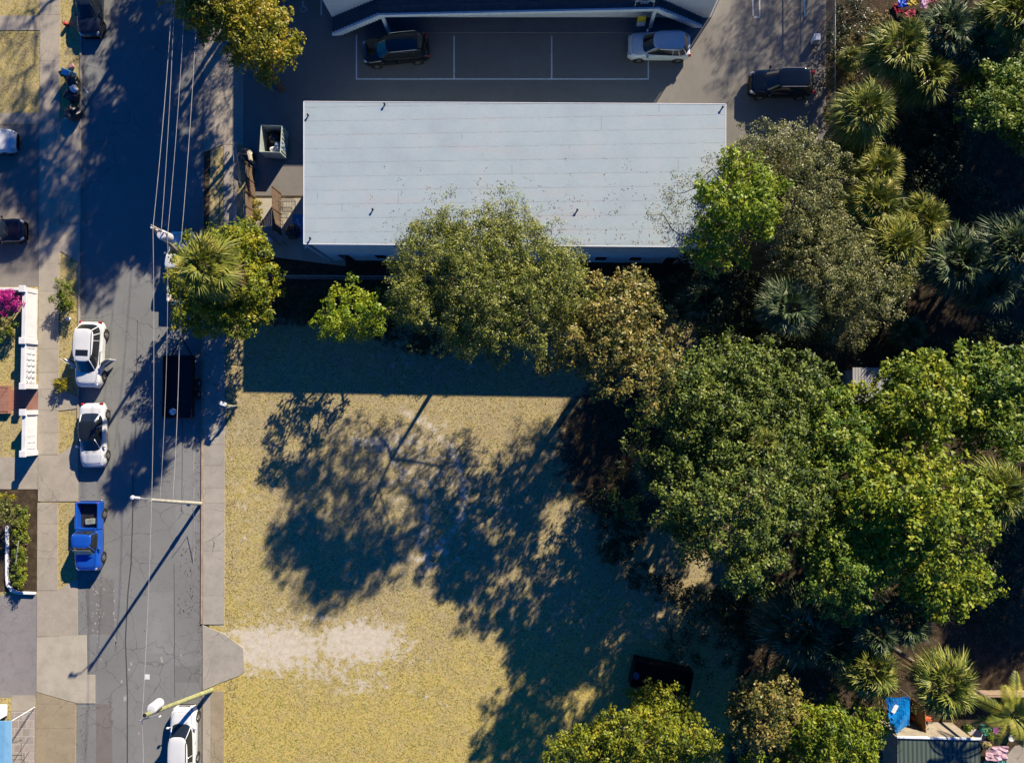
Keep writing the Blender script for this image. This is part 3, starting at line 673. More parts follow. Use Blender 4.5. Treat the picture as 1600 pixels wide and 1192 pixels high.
MB().box((.35, .50, .80), (.5, .5, .14), bev=.05).box((.08, .50, 1.1), (.14, .48, .55), ry=-.2, bev=.05).build('seat', simple('grey_seat', (.10, .09, .085), .8), suv)
make_car('parked_car', 'white sedan with a black glass roof, second parked car down the left kerb', 'car', 144, 680, DN+R(1.0), 4.85, 1.87, 1.45, 'sedan', P_WHITE, 'cars parked along the kerb', roofm=CGLASS)
make_car('pickup_truck', 'bright blue pickup truck with an open bed parked at the left kerb', 'pickup truck', 138, 838, DN, 5.15, 1.88, 1.72, 'pickup', P_BLUE, 'cars parked along the kerb')
make_car('parked_suv', 'white suv parked at the right kerb under the leaning green pole', 'suv', 286, 1155, R(90), 4.75, 1.86, 1.68, 'suv', P_WHITE, 'cars parked along the kerb')
make_car('pickup_truck', 'white pickup truck half hidden under the yellow palm, hitched to a trailer', 'pickup truck', 283, 416, R(90), 5.4, 1.95, 1.78, 'pickup', P_WHITE, bedm=DARKM)
make_car('parked_suv', 'black suv in the left bay before the white apartment building', 'suv', 618, 77, R(180+4.5), 5.0, 2.0, 1.76, 'suv', P_BLACK, 'cars in the parking lot')
make_car('parked_suv', 'white suv at the right end of the marked bays beside the stair', 'suv', 1030, 72, R(180-1.5), 4.6, 1.86, 1.68, 'suv', P_WHITE, 'cars in the parking lot')
make_car('parked_suv', 'black suv with silver roof rails at the tree line on the right of the lot', 'suv', 1221, 130, R(180-1), 4.65, 1.9, 1.72, 'suv', P_BLACK, 'cars in the parking lot')
make_car('parked_car', 'white car in the left driveway showing only its rounded nose', 'car', -24, 220, R(0), 4.6, 1.85, 1.48, 'sedan', P_WHITE, 'cars in the shaded left driveway')
make_car('parked_car', 'dark red car in the left driveway near the white garden wall', 'car', -10, 361, R(2), 4.6, 1.82, 1.5, 'sedan', P_RED, 'cars in the shaded left driveway')
# trailer
c = P(283, 598, .5); t = empty('flat_trailer', (c.x, c.y, .004), R(90)); tag(t, 'dark flatbed trailer in deep shade at the right kerb behind the white pickup', 'trailer')
DKT = simple('black_trailer_steel', (.018, .018, .022), .6, .2, .3, 3, .1)
MB().box((-.3, 0, .62), (4.6, 2.1, .10)).build('deck', DKT, t)
m = MB()
for s in (1, -1): m.box((-.3, s*1.08, .86), (4.6, .06, .48)); 
m.box((2.0, 0, .86), (.06, 2.1, .48)); 
for k in range(6):
    for s in (1, -1): m.box((-2.4+k*.85, s*1.13, .80), (.07, .05, .55))
m.build('side_rail', DKT, t)
m = MB().tube([(2.0, .85, .5), (3.4, 0, .5)], .05, 6).tube([(2.0, -.85, .5), (3.4, 0, .5)], .05, 6); m.build('drawbar', DKT, t)
MB().box((-2.62, 0, .70), (.08, 2.15, .16)).build('tailgate', simple('dark_red_steel', (.12, .02, .02), .6), t)
for x in (-.9, -.05):
    for s in (1, -1):
        m = MB(); m.lathe([(.18, -.10), (.33, -.10), (.36, -.06), (.36, .06), (.33, .10), (.18, .10)], (0, 0, 0), 'Y', 22); wv = m.build('wheel', RUBBER, t); wv.location = (x, s*1.25, .36)
        m = MB(); m.lathe([(.19, .07*s), (.15, .09*s), (.15, .02*s), (0, .02*s)], (0, 0, 0), 'Y', 16); m.build('rim', ALLOY, wv)
for s in (1, -1): MB().box((-2.66, s*.85, .62), (.05, .18, .1), bev=.01).build('tail_light', LAMPR, t)
b = MB(); rr = random.Random(5)
b.lathe([(.0, .0), (.22, .03), (.27, .2), (.2, .36), (.05, .42), (0, .5)], P(272, 643, .68), 'Z', 9); o = b.build('white_sack', simple('white_plastic_bag', (.55, .58, .65), .5, 0, .15, 4, .4)); tag(o, 'white sack lying at the back of the dark trailer', 'sack')

# ------------------------------------------------------------------ trees
def rot_frame(nrm, rs):
    a = rs.normal(size=nrm.shape); a -= (a*nrm).sum(1, keepdims=True)*nrm; a /= np.linalg.norm(a, axis=1, keepdims=True)+1e-9
    return a, np.cross(nrm, a)
def leaves(C, nper, rad, size, rs, asp=.55, up=.7, flat=.75):
    C = np.repeat(np.asarray(C), nper, 0); n = len(C)
    d = rs.normal(size=(n, 3)); d /= np.linalg.norm(d, axis=1, keepdims=True); d[:, 2] = np.where(rs.random(n) < .72, np.abs(d[:, 2]), d[:, 2])
    rr = rad*rs.uniform(.45, 1.08, n)[:, None]
    p = C+d*rr*np.array([1, 1, flat])
    nr = d*.75+np.array([0, 0, up])+rs.normal(size=(n, 3))*.45; nr /= np.linalg.norm(nr, axis=1, keepdims=True)
    a, b = rot_frame(nr, rs)
    s = size*rs.uniform(.6, 1.3, n)[:, None]
    V = np.stack([p-a*s*.5, p+b*s*.5*asp+a*s*.05-nr*s*.06, p+a*s*.5-nr*s*.1, p-b*s*.5*asp+a*s*.05-nr*s*.06], 1).reshape(-1, 3)
    return V
def quads(V): return np.arange(len(V)).reshape(-1, 4)
ST = dict(
 fine=dict(leaf=.14, asp=.48, nper=34, crad=.34, cd=9.5, bark=BARK),
 sparse=dict(leaf=.12, asp=.45, nper=17, crad=.34, cd=8, bark=BARK),
 broad=dict(leaf=.21, asp=.55, nper=26, crad=.38, cd=7.5, bark=BARKD),
 big=dict(leaf=.27, asp=.6, nper=20, crad=.44, cd=6.5, bark=BARKD),
 bush=dict(leaf=.13, asp=.6, nper=40, crad=.26, cd=16, bark=BARKD),
)
def SH(gx, gy, z):                        # where a crown at height z must stand to shade the ground at (gx, gy)
    x, y = gx+23.7*z, gy-36.4*z; k = HC/(HC-z); return 845+(x-845)*k, 630+(y-630)*k
def auto(cx, cy, rx, ry, zt, n, seed, drop=2.2, r=(.85, 1.5)):
    n = int(n*1.5); rs = random.Random(seed); out = []
    for i in range(n):
        a = i*2.39996+rs.uniform(-.4, .4); q = math.sqrt((i+.5)/n)*rs.uniform(.86, 1.0)
        rr = rs.uniform(*r)
        rpx = rr*22
        x = cx+math.cos(a)*q*max(rx-rpx*.45, 4); y = cy+math.sin(a)*q*max(ry-rpx*.45, 4)
        z = zt-rr-drop*q*q+rs.uniform(-1.5, .35)
        out.append((x, y, max(z, rr*.7), rr))
    return out
TREES = []
def tree(name, label, cat, groups, mat, seed, group=None, base=None, twigs=5, zmin=.0, trunk_r=None):
    """groups: list of (lobes, style) ; lobes are (px, py, z, r)"""
    rs = np.random.RandomState(seed); rr = random.Random(seed)
    allv = []; lob = []
    for lobes, style in groups:
        S = ST[style]
        for (px, py, z, r) in lobes:
            c = np.array(P(px, py, z)); lob.append((c, r, S))
            n = max(5, int(S['cd']*r*r*1.9))
            d = rs.normal(size=(n, 3)); d /= np.linalg.norm(d, axis=1, keepdims=True); d[:, 2] = np.where(rs.random(n) < .7, np.abs(d[:, 2]), d[:, 2])
            rad = r*rs.uniform(.55, 1.1, n)[:, None]
            C = c+d*rad*np.array([1, 1, .72]); C = C[C[:, 2] > .15]
            S_pts = C
            allv.append((leaves(C, S['nper'], S['crad'], S['leaf'], rs, S['asp']), C, c))
    ctr = np.mean([l[0] for l in lob], 0)
    b = P(*base) if base else Vector((ctr[0], ctr[1], 0))
    t = empty(name, (b.x, b.y, 0)); tag(t, label, cat, group)
    V = np.concatenate([a[0] for a in allv]); 
    mesh_obj('crown', V, quads(V), mat, t, (b.x, b.y, 0))
    zt = max(l[0][2] for l in lob); tr = trunk_r or max(.05, .028*zt); zf = max(.3, min(zt*.42, min(l[0][2] for l in lob)*.8))
    m = MB(); lean = (Vector(ctr)-b)*.25; lean.z = 0
    fork = b+lean+Vector((0, 0, zf))
    m.tube([b+Vector((0, 0, -.1)), b+lean*.4+Vector((rr.uniform(-.1, .1), rr.uniform(-.1, .1), zf*.5)), fork, Vector(ctr)*.5+fork*.5], [tr*1.25, tr, tr*.8, tr*.45], 8)
    nodes = [np.array(fork), np.array(Vector(ctr)*.5+fork*.5)]; rad = [tr*.75, tr*.5]
    order = sorted(range(len(lob)), key=lambda i: np.linalg.norm(lob[i][0]-nodes[0]))
    for i in order:
        (V_, C, c), (cc, r, S) = allv[i], lob[i]
        A = np.array(nodes); dd = np.linalg.norm(A-c, axis=1)+.25*np.linalg.norm(A-nodes[0], axis=1); p = int(np.argmin(dd))
        a_ = Vector(nodes[p]); e = Vector(c)-Vector((0, 0, r*.35)); q = max(tr*.12, rad[p]*.62)
        mid = a_.lerp(e, .5)+Vector((rr.uniform(-.2, .2), rr.uniform(-.2, .2), rr.uniform(-.3, .15)))
        m.tube([a_, mid, e], [q*1.15, q, q*.75], 5, False); nodes += [np.array(mid), np.array(e)]; rad += [q, q*.75]
        loc = [np.array(e)]; lr = [max(.02, q*.6)]
        for k in sorted(range(len(C)), key=lambda k: np.linalg.norm(C[k]-loc[0]))[:twigs*3]:
            L_ = np.array(loc); j = int(np.argmin(np.linalg.norm(L_-C[k], axis=1)+.3*np.linalg.norm(L_-loc[0], axis=1)))
            g = Vector(loc[j]); h_ = Vector(C[k]); w2 = max(.009, lr[j]*.65); mm = g.lerp(h_, .5)+Vector((rr.uniform(-.1, .1), rr.uniform(-.1, .1), rr.uniform(-.12, .06)))
            m.tube([g, mm, h_], [w2*1.2, w2, w2*.6], 4, False); loc += [np.array(mm), np.array(h_)]; lr += [w2, w2*.7]
    m.build('trunk', lob[0][2]['bark'], t, True)
    return t
# big oak in front of the main building
tree('oak_tree', 'olive green oak overhanging the middle of the white roof edge', 'tree', [
  (auto(760, 440, 160, 112, 13.0, 40, 1, 2.8), 'fine'),
  ([(648, 378, 9.0, 1.2), (700, 330, 9.8, 1.3), (660, 350, 9.2, .9), (730, 350, 9.8, 1.1), (788, 322, 10.6, 1.4), (820, 345, 10.3, 1.2), (865, 372, 9.6, 1.2), (890, 395, 9.2, 1.1), (760, 360, 10.0, 1.0)], 'sparse'),
  ([(640, 395, 8.6, 1.0), (670, 365, 9.0, 1.2), (700, 350, 9.2, 1.1), (625, 415, 8, 1.0), (800, 345, 9.6, 1.2), (880, 440, 6.6, 1.4), (905, 480, 6.2, 1.3), (860, 505, 6.2, 1.5), (890, 525, 5.6, 1.2), (840, 470, 7, 1.5), (900, 415, 7, 1.1), (700, 372, 7.4, 1.4), (660, 400, 7.2, 1.3), (740, 385, 7.6, 1.4), (780, 365, 7.8, 1.4), (825, 382, 7.6, 1.4)], 'fine'),
  ([(635, 450, 9.5, 1.2), (690, 515, 9, 1.3), (740, 525, 9.5, 1.5), (830, 535, 9, 1.4), (780, 540, 8, 1.3), (895, 460, 9, 1.3), (880, 510, 8, 1.2), (650, 490, 8.5, 1.1), (720, 540, 7, 1.1), (860, 550, 6.5, 1.2)], 'fine')], L_OLIVE, 11, base=(775, 455), twigs=12, trunk_r=.21)
tree('oak_tree', 'greyish green oak spreading from the right end of the white roof to the palms', 'tree', [
  (auto(1225, 300, 115, 105, 10.5, 24, 2, 2.2), 'fine'), (auto(1310, 435, 120, 115, 9.8, 30, 3, 2.2), 'fine'),
  ([(1035, 330, 8.6, 1.1), (1060, 300, 8.8, 1.1), (1050, 355, 8.2, .9), (1090, 290, 9.2, 1.1), (1095, 335, 8.8, 1.1), (1115, 262, 9.3, .9), (1085, 375, 8.2, .9)], 'sparse'),
  ([(1190, 215, 9, 1.3), (1235, 225, 9, 1.2), (1125, 380, 8.4, 1.2), (1110, 410, 8, 1.2), (1340, 520, 6, 1.2)], 'fine')], L_OLIVE2, 12, base=(1215, 365), twigs=13)
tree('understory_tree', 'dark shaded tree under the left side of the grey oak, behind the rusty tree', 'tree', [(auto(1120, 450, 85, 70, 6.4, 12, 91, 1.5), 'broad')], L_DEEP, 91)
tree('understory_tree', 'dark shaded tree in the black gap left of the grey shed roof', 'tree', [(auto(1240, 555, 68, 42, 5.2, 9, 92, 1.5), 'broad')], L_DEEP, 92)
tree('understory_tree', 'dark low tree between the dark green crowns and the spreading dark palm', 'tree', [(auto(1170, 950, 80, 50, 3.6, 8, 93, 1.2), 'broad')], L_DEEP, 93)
tree('lime_green_tree', 'bright lime green tree at the right end of the white roof', 'tree', [(auto(1162, 310, 74, 74, 12.2, 12, 4, 1.4, (.8, 1.2)), 'broad'), (auto(1120, 375, 48, 60, 11.0, 7, 41, 1.0, (.7, 1.0)), 'broad')], L_LIME, 13)
tree('sapling_tree', 'small vivid yellow green tree standing alone on the lot left of the olive oak', 'tree', [(auto(550, 492, 60, 62, 7.0, 13, 5, 2.5, (.6, 1.0)), 'broad')], L_LIME, 14, base=(575, 510))
tree('rusty_tree', 'tree with rusty orange and green leaves between the olive oak and the dark green trees', 'tree', [
  (auto(968, 515, 92, 95, 11.0, 18, 6, 2.0), 'broad'), ([(1000, 600, 9.4, 1.4), (950, 600, 8.2, 1.3), (885, 545, 8, 1.2), (1040, 580, 9.6, 1.3), (985, 445, 8.5, 1.1), (862, 575, 7.2, 1.0), (1020, 620, 9.2, 1.1)], 'broad')], L_RUST, 15, twigs=9)
tree('broadleaf_tree', 'dark green tree at the upper left of the dense canopy, beside the rusty one', 'tree', [(auto(1150, 620, 155, 100, 11.5, 27, 7, 2.5), 'broad'), (auto(1258, 612, 48, 50, 9.5, 5, 71, 1.5), 'broad'), (auto(1150, 620, 140, 80, 8.2, 9, 72, .8), 'broad'), ([(1120, 640, 6.6, 1.4), (1160, 660, 7, 1.4), (1190, 640, 7, 1.4), (1180, 705, 9.6, 1.4), (1120, 700, 9.2, 1.4), (1062, 705, 8.4, 1.3), (1232, 690, 9.6, 1.4)], 'broad')], L_DARK, 16, 'dense trees behind the lot', twigs=5)
tree('broadleaf_tree', 'dark green tree whose crown bulges out over the shaded lawn', 'tree', [(auto(1155, 790, 148, 128, 13, 32, 8, 3.0), 'broad'), (auto(1140, 780, 125, 100, 8.8, 9, 73, .8), 'broad'), ([(1165, 905, 5.5, 1.0), (1010, 640, 6, 1.2), (1000, 700, 4.5, 1.3), (975, 790, 3.4, 1.2)], 'broad')], L_DARK, 17, 'dense trees behind the lot')
tree('broadleaf_tree', 'sunny yellow green tree around the small grey shed roof', 'tree', [(auto(1437, 632, 92, 84, 10, 16, 9, 2.2), 'big'), (auto(1370, 675, 62, 50, 8.5, 7, 98, 1.5), 'big'), ([(1388, 598, 6, 1.0), (1350, 622, 6, 1.1), (1322, 612, 5.4, .9)], 'big')], L_YG, 18, 'dense trees behind the lot')
tree('broadleaf_tree', 'green tree at the right edge above the lone round palm', 'tree', [(auto(1560, 600, 90, 65, 9, 14, 10, 2.0), 'big'), (auto(1555, 675, 85, 55, 8, 10, 101, 2.0), 'big')], L_MG, 19, 'dense trees behind the lot')
tree('broadleaf_tree', 'big yellow green tree left of the lone round palm at the right edge', 'tree', [(auto(1430, 800, 140, 110, 12, 28, 20, 2.5), 'big'), (auto(1470, 905, 85, 60, 8.5, 10, 21, 2), 'big')], L_YG, 20, 'dense trees behind the lot')
tree('broadleaf_tree', 'mid green tree filling the gap between the dark and the yellow green crowns', 'tree', [(auto(1320, 880, 90, 80, 11, 14, 22, 2.5), 'broad'), (auto(1295, 700, 75, 95, 11, 14, 23, 2.2), 'broad')], L_MG, 21, 'dense trees behind the lot')
tree('broadleaf_tree', 'golden green tree at the bottom edge below the dark box', 'tree', [(auto(1000, 1160, 140, 60, 7.5, 22, 24, 2), 'broad'), ([(880, 1180, 5.5, 1.2), (905, 1165, 5.8, 1.2), (1090, 1150, 6, 1.2)], 'broad'), (auto(1035, 1105, 50, 45, 5.0, 7, 25, 2), 'broad')], leafmat('bottom_tree_leaf', [(.035, .06, .008), (.13, .17, .012), (.27, .29, .02), (.37, .32, .03)], .25, .5, .28), 22, 'trees along the bottom edge')
tree('broadleaf_tree', 'brownish tree at the bottom edge left of the green one by the blue tarp', 'tree', [(auto(1195, 1110, 60, 70, 8, 11, 26, 2), 'broad')], L_RUST, 23, 'trees along the bottom edge')
tree('broadleaf_tree', 'green tree reaching to the blue tarp at the bottom edge', 'tree', [(auto(1308, 1150, 76, 65, 8, 15, 27, 2), 'broad'), (auto(1220, 1190, 60, 40, 6.5, 5, 28, 1.5), 'broad')], L_YG, 24, 'trees along the bottom edge')
tree('broadleaf_tree', 'mid green tree in the upper right corner below the cut off palm', 'tree', [(auto(1575, 150, 85, 100, 8.5, 18, 29, 2.2), 'broad')], L_MG, 25)
tree('street_tree', 'golden green street tree over the drive at the top left of the parking lot', 'tree', [(auto(340, 5, 85, 55, 9.4, 14, 30, 1.8), 'broad'), (auto(408, 58, 62, 76, 9.4, 16, 31, 2.0), 'broad'), ([(330, 20, 7, 1.3), (380, 60, 6.5, 1.4), (420, 90, 6.5, 1.3), (360, 0, 7, 1.4)], 'broad')], L_GOLD, 26, base=(440, 140))
tree('round_tree', 'round glossy tree wrapped around the yellow palm beside the street', 'tree', [(auto(372, 440, 72, 88, 6.4, 26, 32, 1.8, (.8, 1.2)), 'broad'), (auto(318, 470, 66, 58, 5.4, 18, 33, 1.4, (.8, 1.1)), 'broad'), ([(285, 400, 5, .8), (280, 430, 5, .8), (300, 380, 5.2, .8), (330, 372, 5.4, .9)], 'broad'), (auto(375, 378, 58, 30, 5.4, 9, 34, 1.0, (.6, .9)), 'broad')], leafmat('round_tree_leaf', [(.03, .06, .008), (.13, .18, .012), (.30, .31, .018), (.46, .38, .03)], .25, .5, .28), 27, base=(392, 450))
# trees beyond the frame that shade the top of the street and lot
def shade(label, gx, gy, rx, ry, z, n, seed, mat, style, name='street_tree'):
    x, y = SH(gx, gy, z); tree(name, label, 'tree', [(auto(x, y, rx, ry, z+2.3, n, seed, 1.6, (1.2, 1.9)), style)], mat, seed, twigs=3)
shade('broad tree beyond the top edge in line with the street', 235, 90, 95, 135, 9, 24, 71, L_MG, 'broad')
shade('tall tree beyond the top edge, second one shading the street', 222, 270, 125, 125, 10.5, 34, 72, L_MG, 'broad')
shade('thin leaved tree beyond the top edge that dapples the left driveway', 62, 315, 95, 150, 12, 24, 73, L_OLIVE, 'fine')
shade('tallest tree beyond the top edge, shading the middle of the street', 158, 400, 70, 110, 12.5, 14, 74, L_MG, 'broad')
shade('low thin tree beyond the top edge over the drive, beside the apartment building', 350, 140, 62, 120, 6.5, 12, 84, L_OLIVE, 'sparse')
shade('small crowned tree beyond the upper left corner', 25, 150, 45, 55, 12, 5, 75, L_OLIVE, 'sparse')
shade('thin leaved oak beyond the top edge, right of the apartment building', 1200, 75, 125, 110, 9.5, 26, 76, L_OLIVE2, 'sparse', 'oak_tree')
shade('dense tree beyond the top right corner', 1440, 210, 110, 100, 9, 18, 77, L_MG, 'broad', 'broadleaf_tree')
shade('second dense tree beyond the right edge', 1500, 330, 120, 120, 11, 20, 78, L_MG, 'broad', 'broadleaf_tree')
shade('third dense tree beyond the right edge', 1580, 480, 120, 100, 10, 18, 79, L_DARK, 'broad', 'broadleaf_tree')
shade('fourth dense tree beyond the right edge, level with the lone round palm', 1560, 960, 90, 110, 9, 15, 80, L_DARK, 'broad', 'broadleaf_tree')
shade('dense tree beyond the upper right, shading the yard below the corner tree', 1560, 240, 100, 90, 10, 12, 82, L_MG, 'broad', 'broadleaf_tree')
shade('dense tree far beyond the right edge, shading the yard behind the grey shed', 1440, 560, 120, 90, 9.5, 14, 83, L_MG, 'broad', 'broadleaf_tree')
shade('dense tree beyond the right edge above the small backyard', 1640, 800, 90, 100, 9, 15, 81, L_DARK, 'broad', 'broadleaf_tree')

# palms
def fan_palm_mesh(seed, nf=58, pet=1.25, fan=1.38, dead=0):
    rs = np.random.RandomState(seed); V = []; DV = []
    for i in range(nf):
        az = i*2.39996+rs.uniform(-.3, .3); el = R(78-118*(i/nf)**.85+rs.uniform(-9, 9))
        isdead = el < R(-30) and rs.rand() < .8
        d = np.array([math.cos(az)*math.cos(el), math.sin(az)*math.cos(el), math.sin(el)])
        side = np.array([-math.sin(az), math.cos(az), 0]); nup = np.cross(d, side); 
        if nup[2] < 0: nup = -nup
        L = pet*rs.uniform(.6, 1.12); sc = fan*rs.uniform(.65, 1.12); tgt = DV if isdead else V
        hub = d*L-np.array([0, 0, .10*L*L])
        wv = side*.02
        tgt += [list(-wv), list(wv), list(hub+wv*.6), list(hub-wv*.6)]
        tw = rs.uniform(-.5, .5); s2 = side*math.cos(tw)+nup*math.sin(tw); n2 = np.cross(d, s2); n2 = n2 if n2[2] > 0 else -n2
        ns = 30
        for k in range(ns):
            a = (k/(ns-1)-.5)*R(215)+rs.uniform(-.03, .03)
            dr = d*math.cos(a)+s2*math.sin(a)
            ll = sc*(.62+.38*math.cos(a*.5)**2)*rs.uniform(.88, 1.08)
            cup = .22 if not isdead else -.2
            m1 = hub+dr*ll*.5+n2*cup*abs(math.sin(a))*ll*.4-np.array([0, 0, .05*ll])
            tip = hub+dr*ll+n2*cup*abs(math.sin(a))*ll*.35-np.array([0, 0, (.42 if not isdead else .8)*ll*rs.uniform(.4, 1.6)])
            lat = np.cross(dr, n2); ro = rs.uniform(-.9, .9); lat = lat*math.cos(ro)+n2*math.sin(ro); wd = .042
            V0 = hub+dr*.04
            tgt += [list(V0-lat*.006), list(m1-lat*wd), list(tip), list(m1+lat*wd)]
    return np.array(V), np.array(DV) if DV else None
def make_palm(name, seed, mat, h, label, cat='palm tree', group=None, px=0, py=0, s=1.0):
    V, D = fan_palm_mesh(seed)
    p = P(px, py, h); t = empty(name, (p.x, p.y, 0)); tag(t, label, cat, group)
    c = mesh_obj('crown', V, quads(V), mat, t); c.location = (0, 0, h); c.scale = (s,)*3; c.rotation_euler.z = seed
    if D is not None: d = mesh_obj('dead_frond', D, quads(D), L_DEAD, t); d.location = (0, 0, h); d.scale = (s,)*3; d.rotation_euler.z = seed
    m = MB(); m.lathe([(.24, -.1), (.20, .3), (.17, h*.5), (.19, h-.6), (.26, h-.35), (.20, h), (.06, h+.25), (0, h+.3)], (0, 0, 0), 'Z', 10); m.build('trunk', BARK, t)
    return t
GP = 'fan palms around the dense trees'
protoV = {}
def palm(px, py, h, s, mat, label, seed):
    key = (mat.name, seed % 3)
    if key not in protoV:
        protoV[key] = make_palm('palm_tree', seed % 3+1, mat, h, label, px=px, py=py, s=s, group=GP); return
    src = protoV[key]; t = src.copy(); col.objects.link(t); p = P(px, py, h); t.location = (p.x, p.y, 0); t['label'] = label; s *= 1.1
    for ch in src.children:
        c = ch.copy(); col.objects.link(c); c.parent = t
        if ch.name.startswith('trunk'): c.scale = (1, 1, h/src['h']) if 'h' in src else (1, 1, h/[q for q in src.children if q.name.startswith('crown')][0].location.z)
        else: c.location = (0, 0, h); c.scale = (s,)*3; c.rotation_euler = (random.Random(seed).uniform(-.12, .12), random.Random(seed+9).uniform(-.12, .12), seed*1.7)
for a in [
 (324, 416, 8.0, .98, L_PALMY, 'golden green fan palm beside the street, next to the leaning pole', 1),
 (1350, 175, 6.5, 1.03, L_PALM, 'fully lit round fan palm right of the black suv with silver rails', 2),
 (1403, 78, 6.3, 1.0, L_PALM, 'fan palm just up and right of the fully lit round one near the top', 3),
 (1478, 48, 6.0, .95, L_PALMD, 'greyish fan palm beside the colourful clutter at the top', 4),
 (1578, 28, 6.5, 1.0, L_PALM, 'fan palm cut off by the upper right corner', 5),
 (1372, 268, 5.6, .80, L_PALMY, 'small yellow fan palm between the round one and the grey oak', 6),
 (1365, 320, 6.0, .85, L_PALMY, 'yellowish fan palm at the upper right rim of the grey oak', 7),
 (1398, 385, 6.6, 1.0, L_PALMY, 'large yellow edged fan palm at the right rim of the grey oak', 8),
 (1380, 430, 5.4, .85, L_PALM, 'fan palm peeping out low at the right rim of the grey oak', 9),
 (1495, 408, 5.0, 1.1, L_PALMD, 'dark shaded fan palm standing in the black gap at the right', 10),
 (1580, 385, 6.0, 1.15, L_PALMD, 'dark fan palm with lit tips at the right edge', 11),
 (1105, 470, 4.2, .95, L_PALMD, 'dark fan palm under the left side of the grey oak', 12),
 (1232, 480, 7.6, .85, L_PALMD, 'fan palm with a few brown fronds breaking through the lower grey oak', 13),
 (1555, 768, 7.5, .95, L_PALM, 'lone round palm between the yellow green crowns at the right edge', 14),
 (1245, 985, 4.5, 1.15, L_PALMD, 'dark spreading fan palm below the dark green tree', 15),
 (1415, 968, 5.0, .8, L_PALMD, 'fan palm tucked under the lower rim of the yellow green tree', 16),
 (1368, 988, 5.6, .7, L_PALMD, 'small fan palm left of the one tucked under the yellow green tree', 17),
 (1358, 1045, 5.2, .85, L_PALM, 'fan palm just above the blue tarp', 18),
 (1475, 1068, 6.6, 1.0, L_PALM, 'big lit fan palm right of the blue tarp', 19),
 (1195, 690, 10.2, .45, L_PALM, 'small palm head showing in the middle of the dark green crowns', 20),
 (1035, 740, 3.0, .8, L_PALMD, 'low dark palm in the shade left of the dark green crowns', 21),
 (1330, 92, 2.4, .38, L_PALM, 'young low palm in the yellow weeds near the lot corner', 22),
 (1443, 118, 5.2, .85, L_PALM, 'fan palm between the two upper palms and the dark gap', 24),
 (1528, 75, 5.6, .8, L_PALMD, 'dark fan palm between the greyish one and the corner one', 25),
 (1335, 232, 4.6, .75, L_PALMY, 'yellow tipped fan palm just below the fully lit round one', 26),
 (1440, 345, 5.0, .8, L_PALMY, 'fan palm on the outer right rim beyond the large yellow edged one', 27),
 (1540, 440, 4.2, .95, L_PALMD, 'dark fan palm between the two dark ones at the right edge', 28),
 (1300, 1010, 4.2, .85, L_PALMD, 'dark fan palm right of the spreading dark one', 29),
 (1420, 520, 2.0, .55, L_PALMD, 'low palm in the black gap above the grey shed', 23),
]: palm(*a)
# feather palm, bottom right
def feather_palm():
    h = 5.0; p = P(1580, 1115, h); t = empty('feather_palm', (p.x, p.y, 0)); tag(t, 'feather leaved palm with yellow fronds in the lower right corner', 'palm tree')
    rs = np.random.RandomState(4); V = []; rc = MB()
    for i in range(13):
        az = i*2.39996; el = R(60-60*i/13); L = 2.5*rs.uniform(.85, 1.1); d0 = np.array([math.cos(az)*math.cos(el), math.sin(az)*math.cos(el), math.sin(el)])
        pts = [np.array([0, 0, h])+d0*L*s-np.array([0, 0, 1.15*s*s]) for s in np.linspace(0, 1, 14)]; rc.tube(pts, [.03-.0018*k for k in range(14)], 5)
        side = np.array([-math.sin(az), math.cos(az), 0])
        for k in range(52):
            s = .12+.86*k/52; q = s*13; b = pts[int(q)]*(1-q % 1)+pts[min(13, int(q)+1)]*(q % 1); fw = pts[min(13, int(q)+1)]-pts[int(q)]; fw /= np.linalg.norm(fw)
            for sg in (1, -1):
                ll = .62*math.sin(math.pi*min(1, s*.85+.15))**.6*rs.uniform(.85, 1.1); dr = side*sg*.85+fw*.5; dr /= np.linalg.norm(dr)
                tip = b+dr*ll-np.array([0, 0, .25*ll]); lat = fw*.028
                V += [list(b), list(b+dr*ll*.45+lat+np.array([0, 0, .04])), list(tip), list(b+dr*ll*.45-lat+np.array([0, 0, .04]))]
    V = np.array(V); mesh_obj('crown', V, quads(V), L_PALMY, t); rc.build('rachis', L_PALMY, t)
    MB().lathe([(.16, -.1), (.13, .5), (.11, h-.5), (.14, h), (0, h+.1)], (0, 0, 0), 'Z', 10).build('trunk', BARK, t)
feather_palm()

# shrubs and hedges
def shrub(name, label, cat, lobes, mat, seed, style='bush', group=None): return tree(name, label, cat, [(lobes, style)], mat, seed, group, twigs=3)
shrub('round_shrub', 'yellow clipped round shrub beside the open doored white suv', 'shrub', [(96, 600, .55, .55), (92, 598, .5, .4), (101, 600, .5, .42)], L_YEL, 51)
shrub('verge_shrub', 'loose dark green shrub on the verge near the white garden wall corner', 'shrub', [(100, 450, 1.1, .7), (106, 470, 1.0, .8), (94, 472, .9, .65), (104, 485, .8, .6)], L_HEDGE, 52)
shrub('flowering_shrub', 'magenta bougainvillea inside the corner of the white garden wall', 'shrub', [(6, 462, 1.5, .65), (20, 470, 1.6, .75), (28, 478, 1.3, .45), (12, 485, 1.3, .5), (-8, 470, 1.4, .7)], L_MAG, 53)
shrub('garden_shrub', 'green leafy shrub below the magenta flowers in the walled garden', 'shrub', [(5, 500, 1.0, .75), (-5, 525, .9, .8), (15, 512, .8, .6)], L_HEDGE, 54)
shrub('clipped_hedge', 'yellow green hedge inside the white kerb of the left planting bed', 'hedge', [(32+2*math.sin(i*2.1), 800+i*11, .75, .52) for i in range(11)]+[(27, 900, .6, .45), (37, 806, .6, .4)], L_HEDGE, 55)
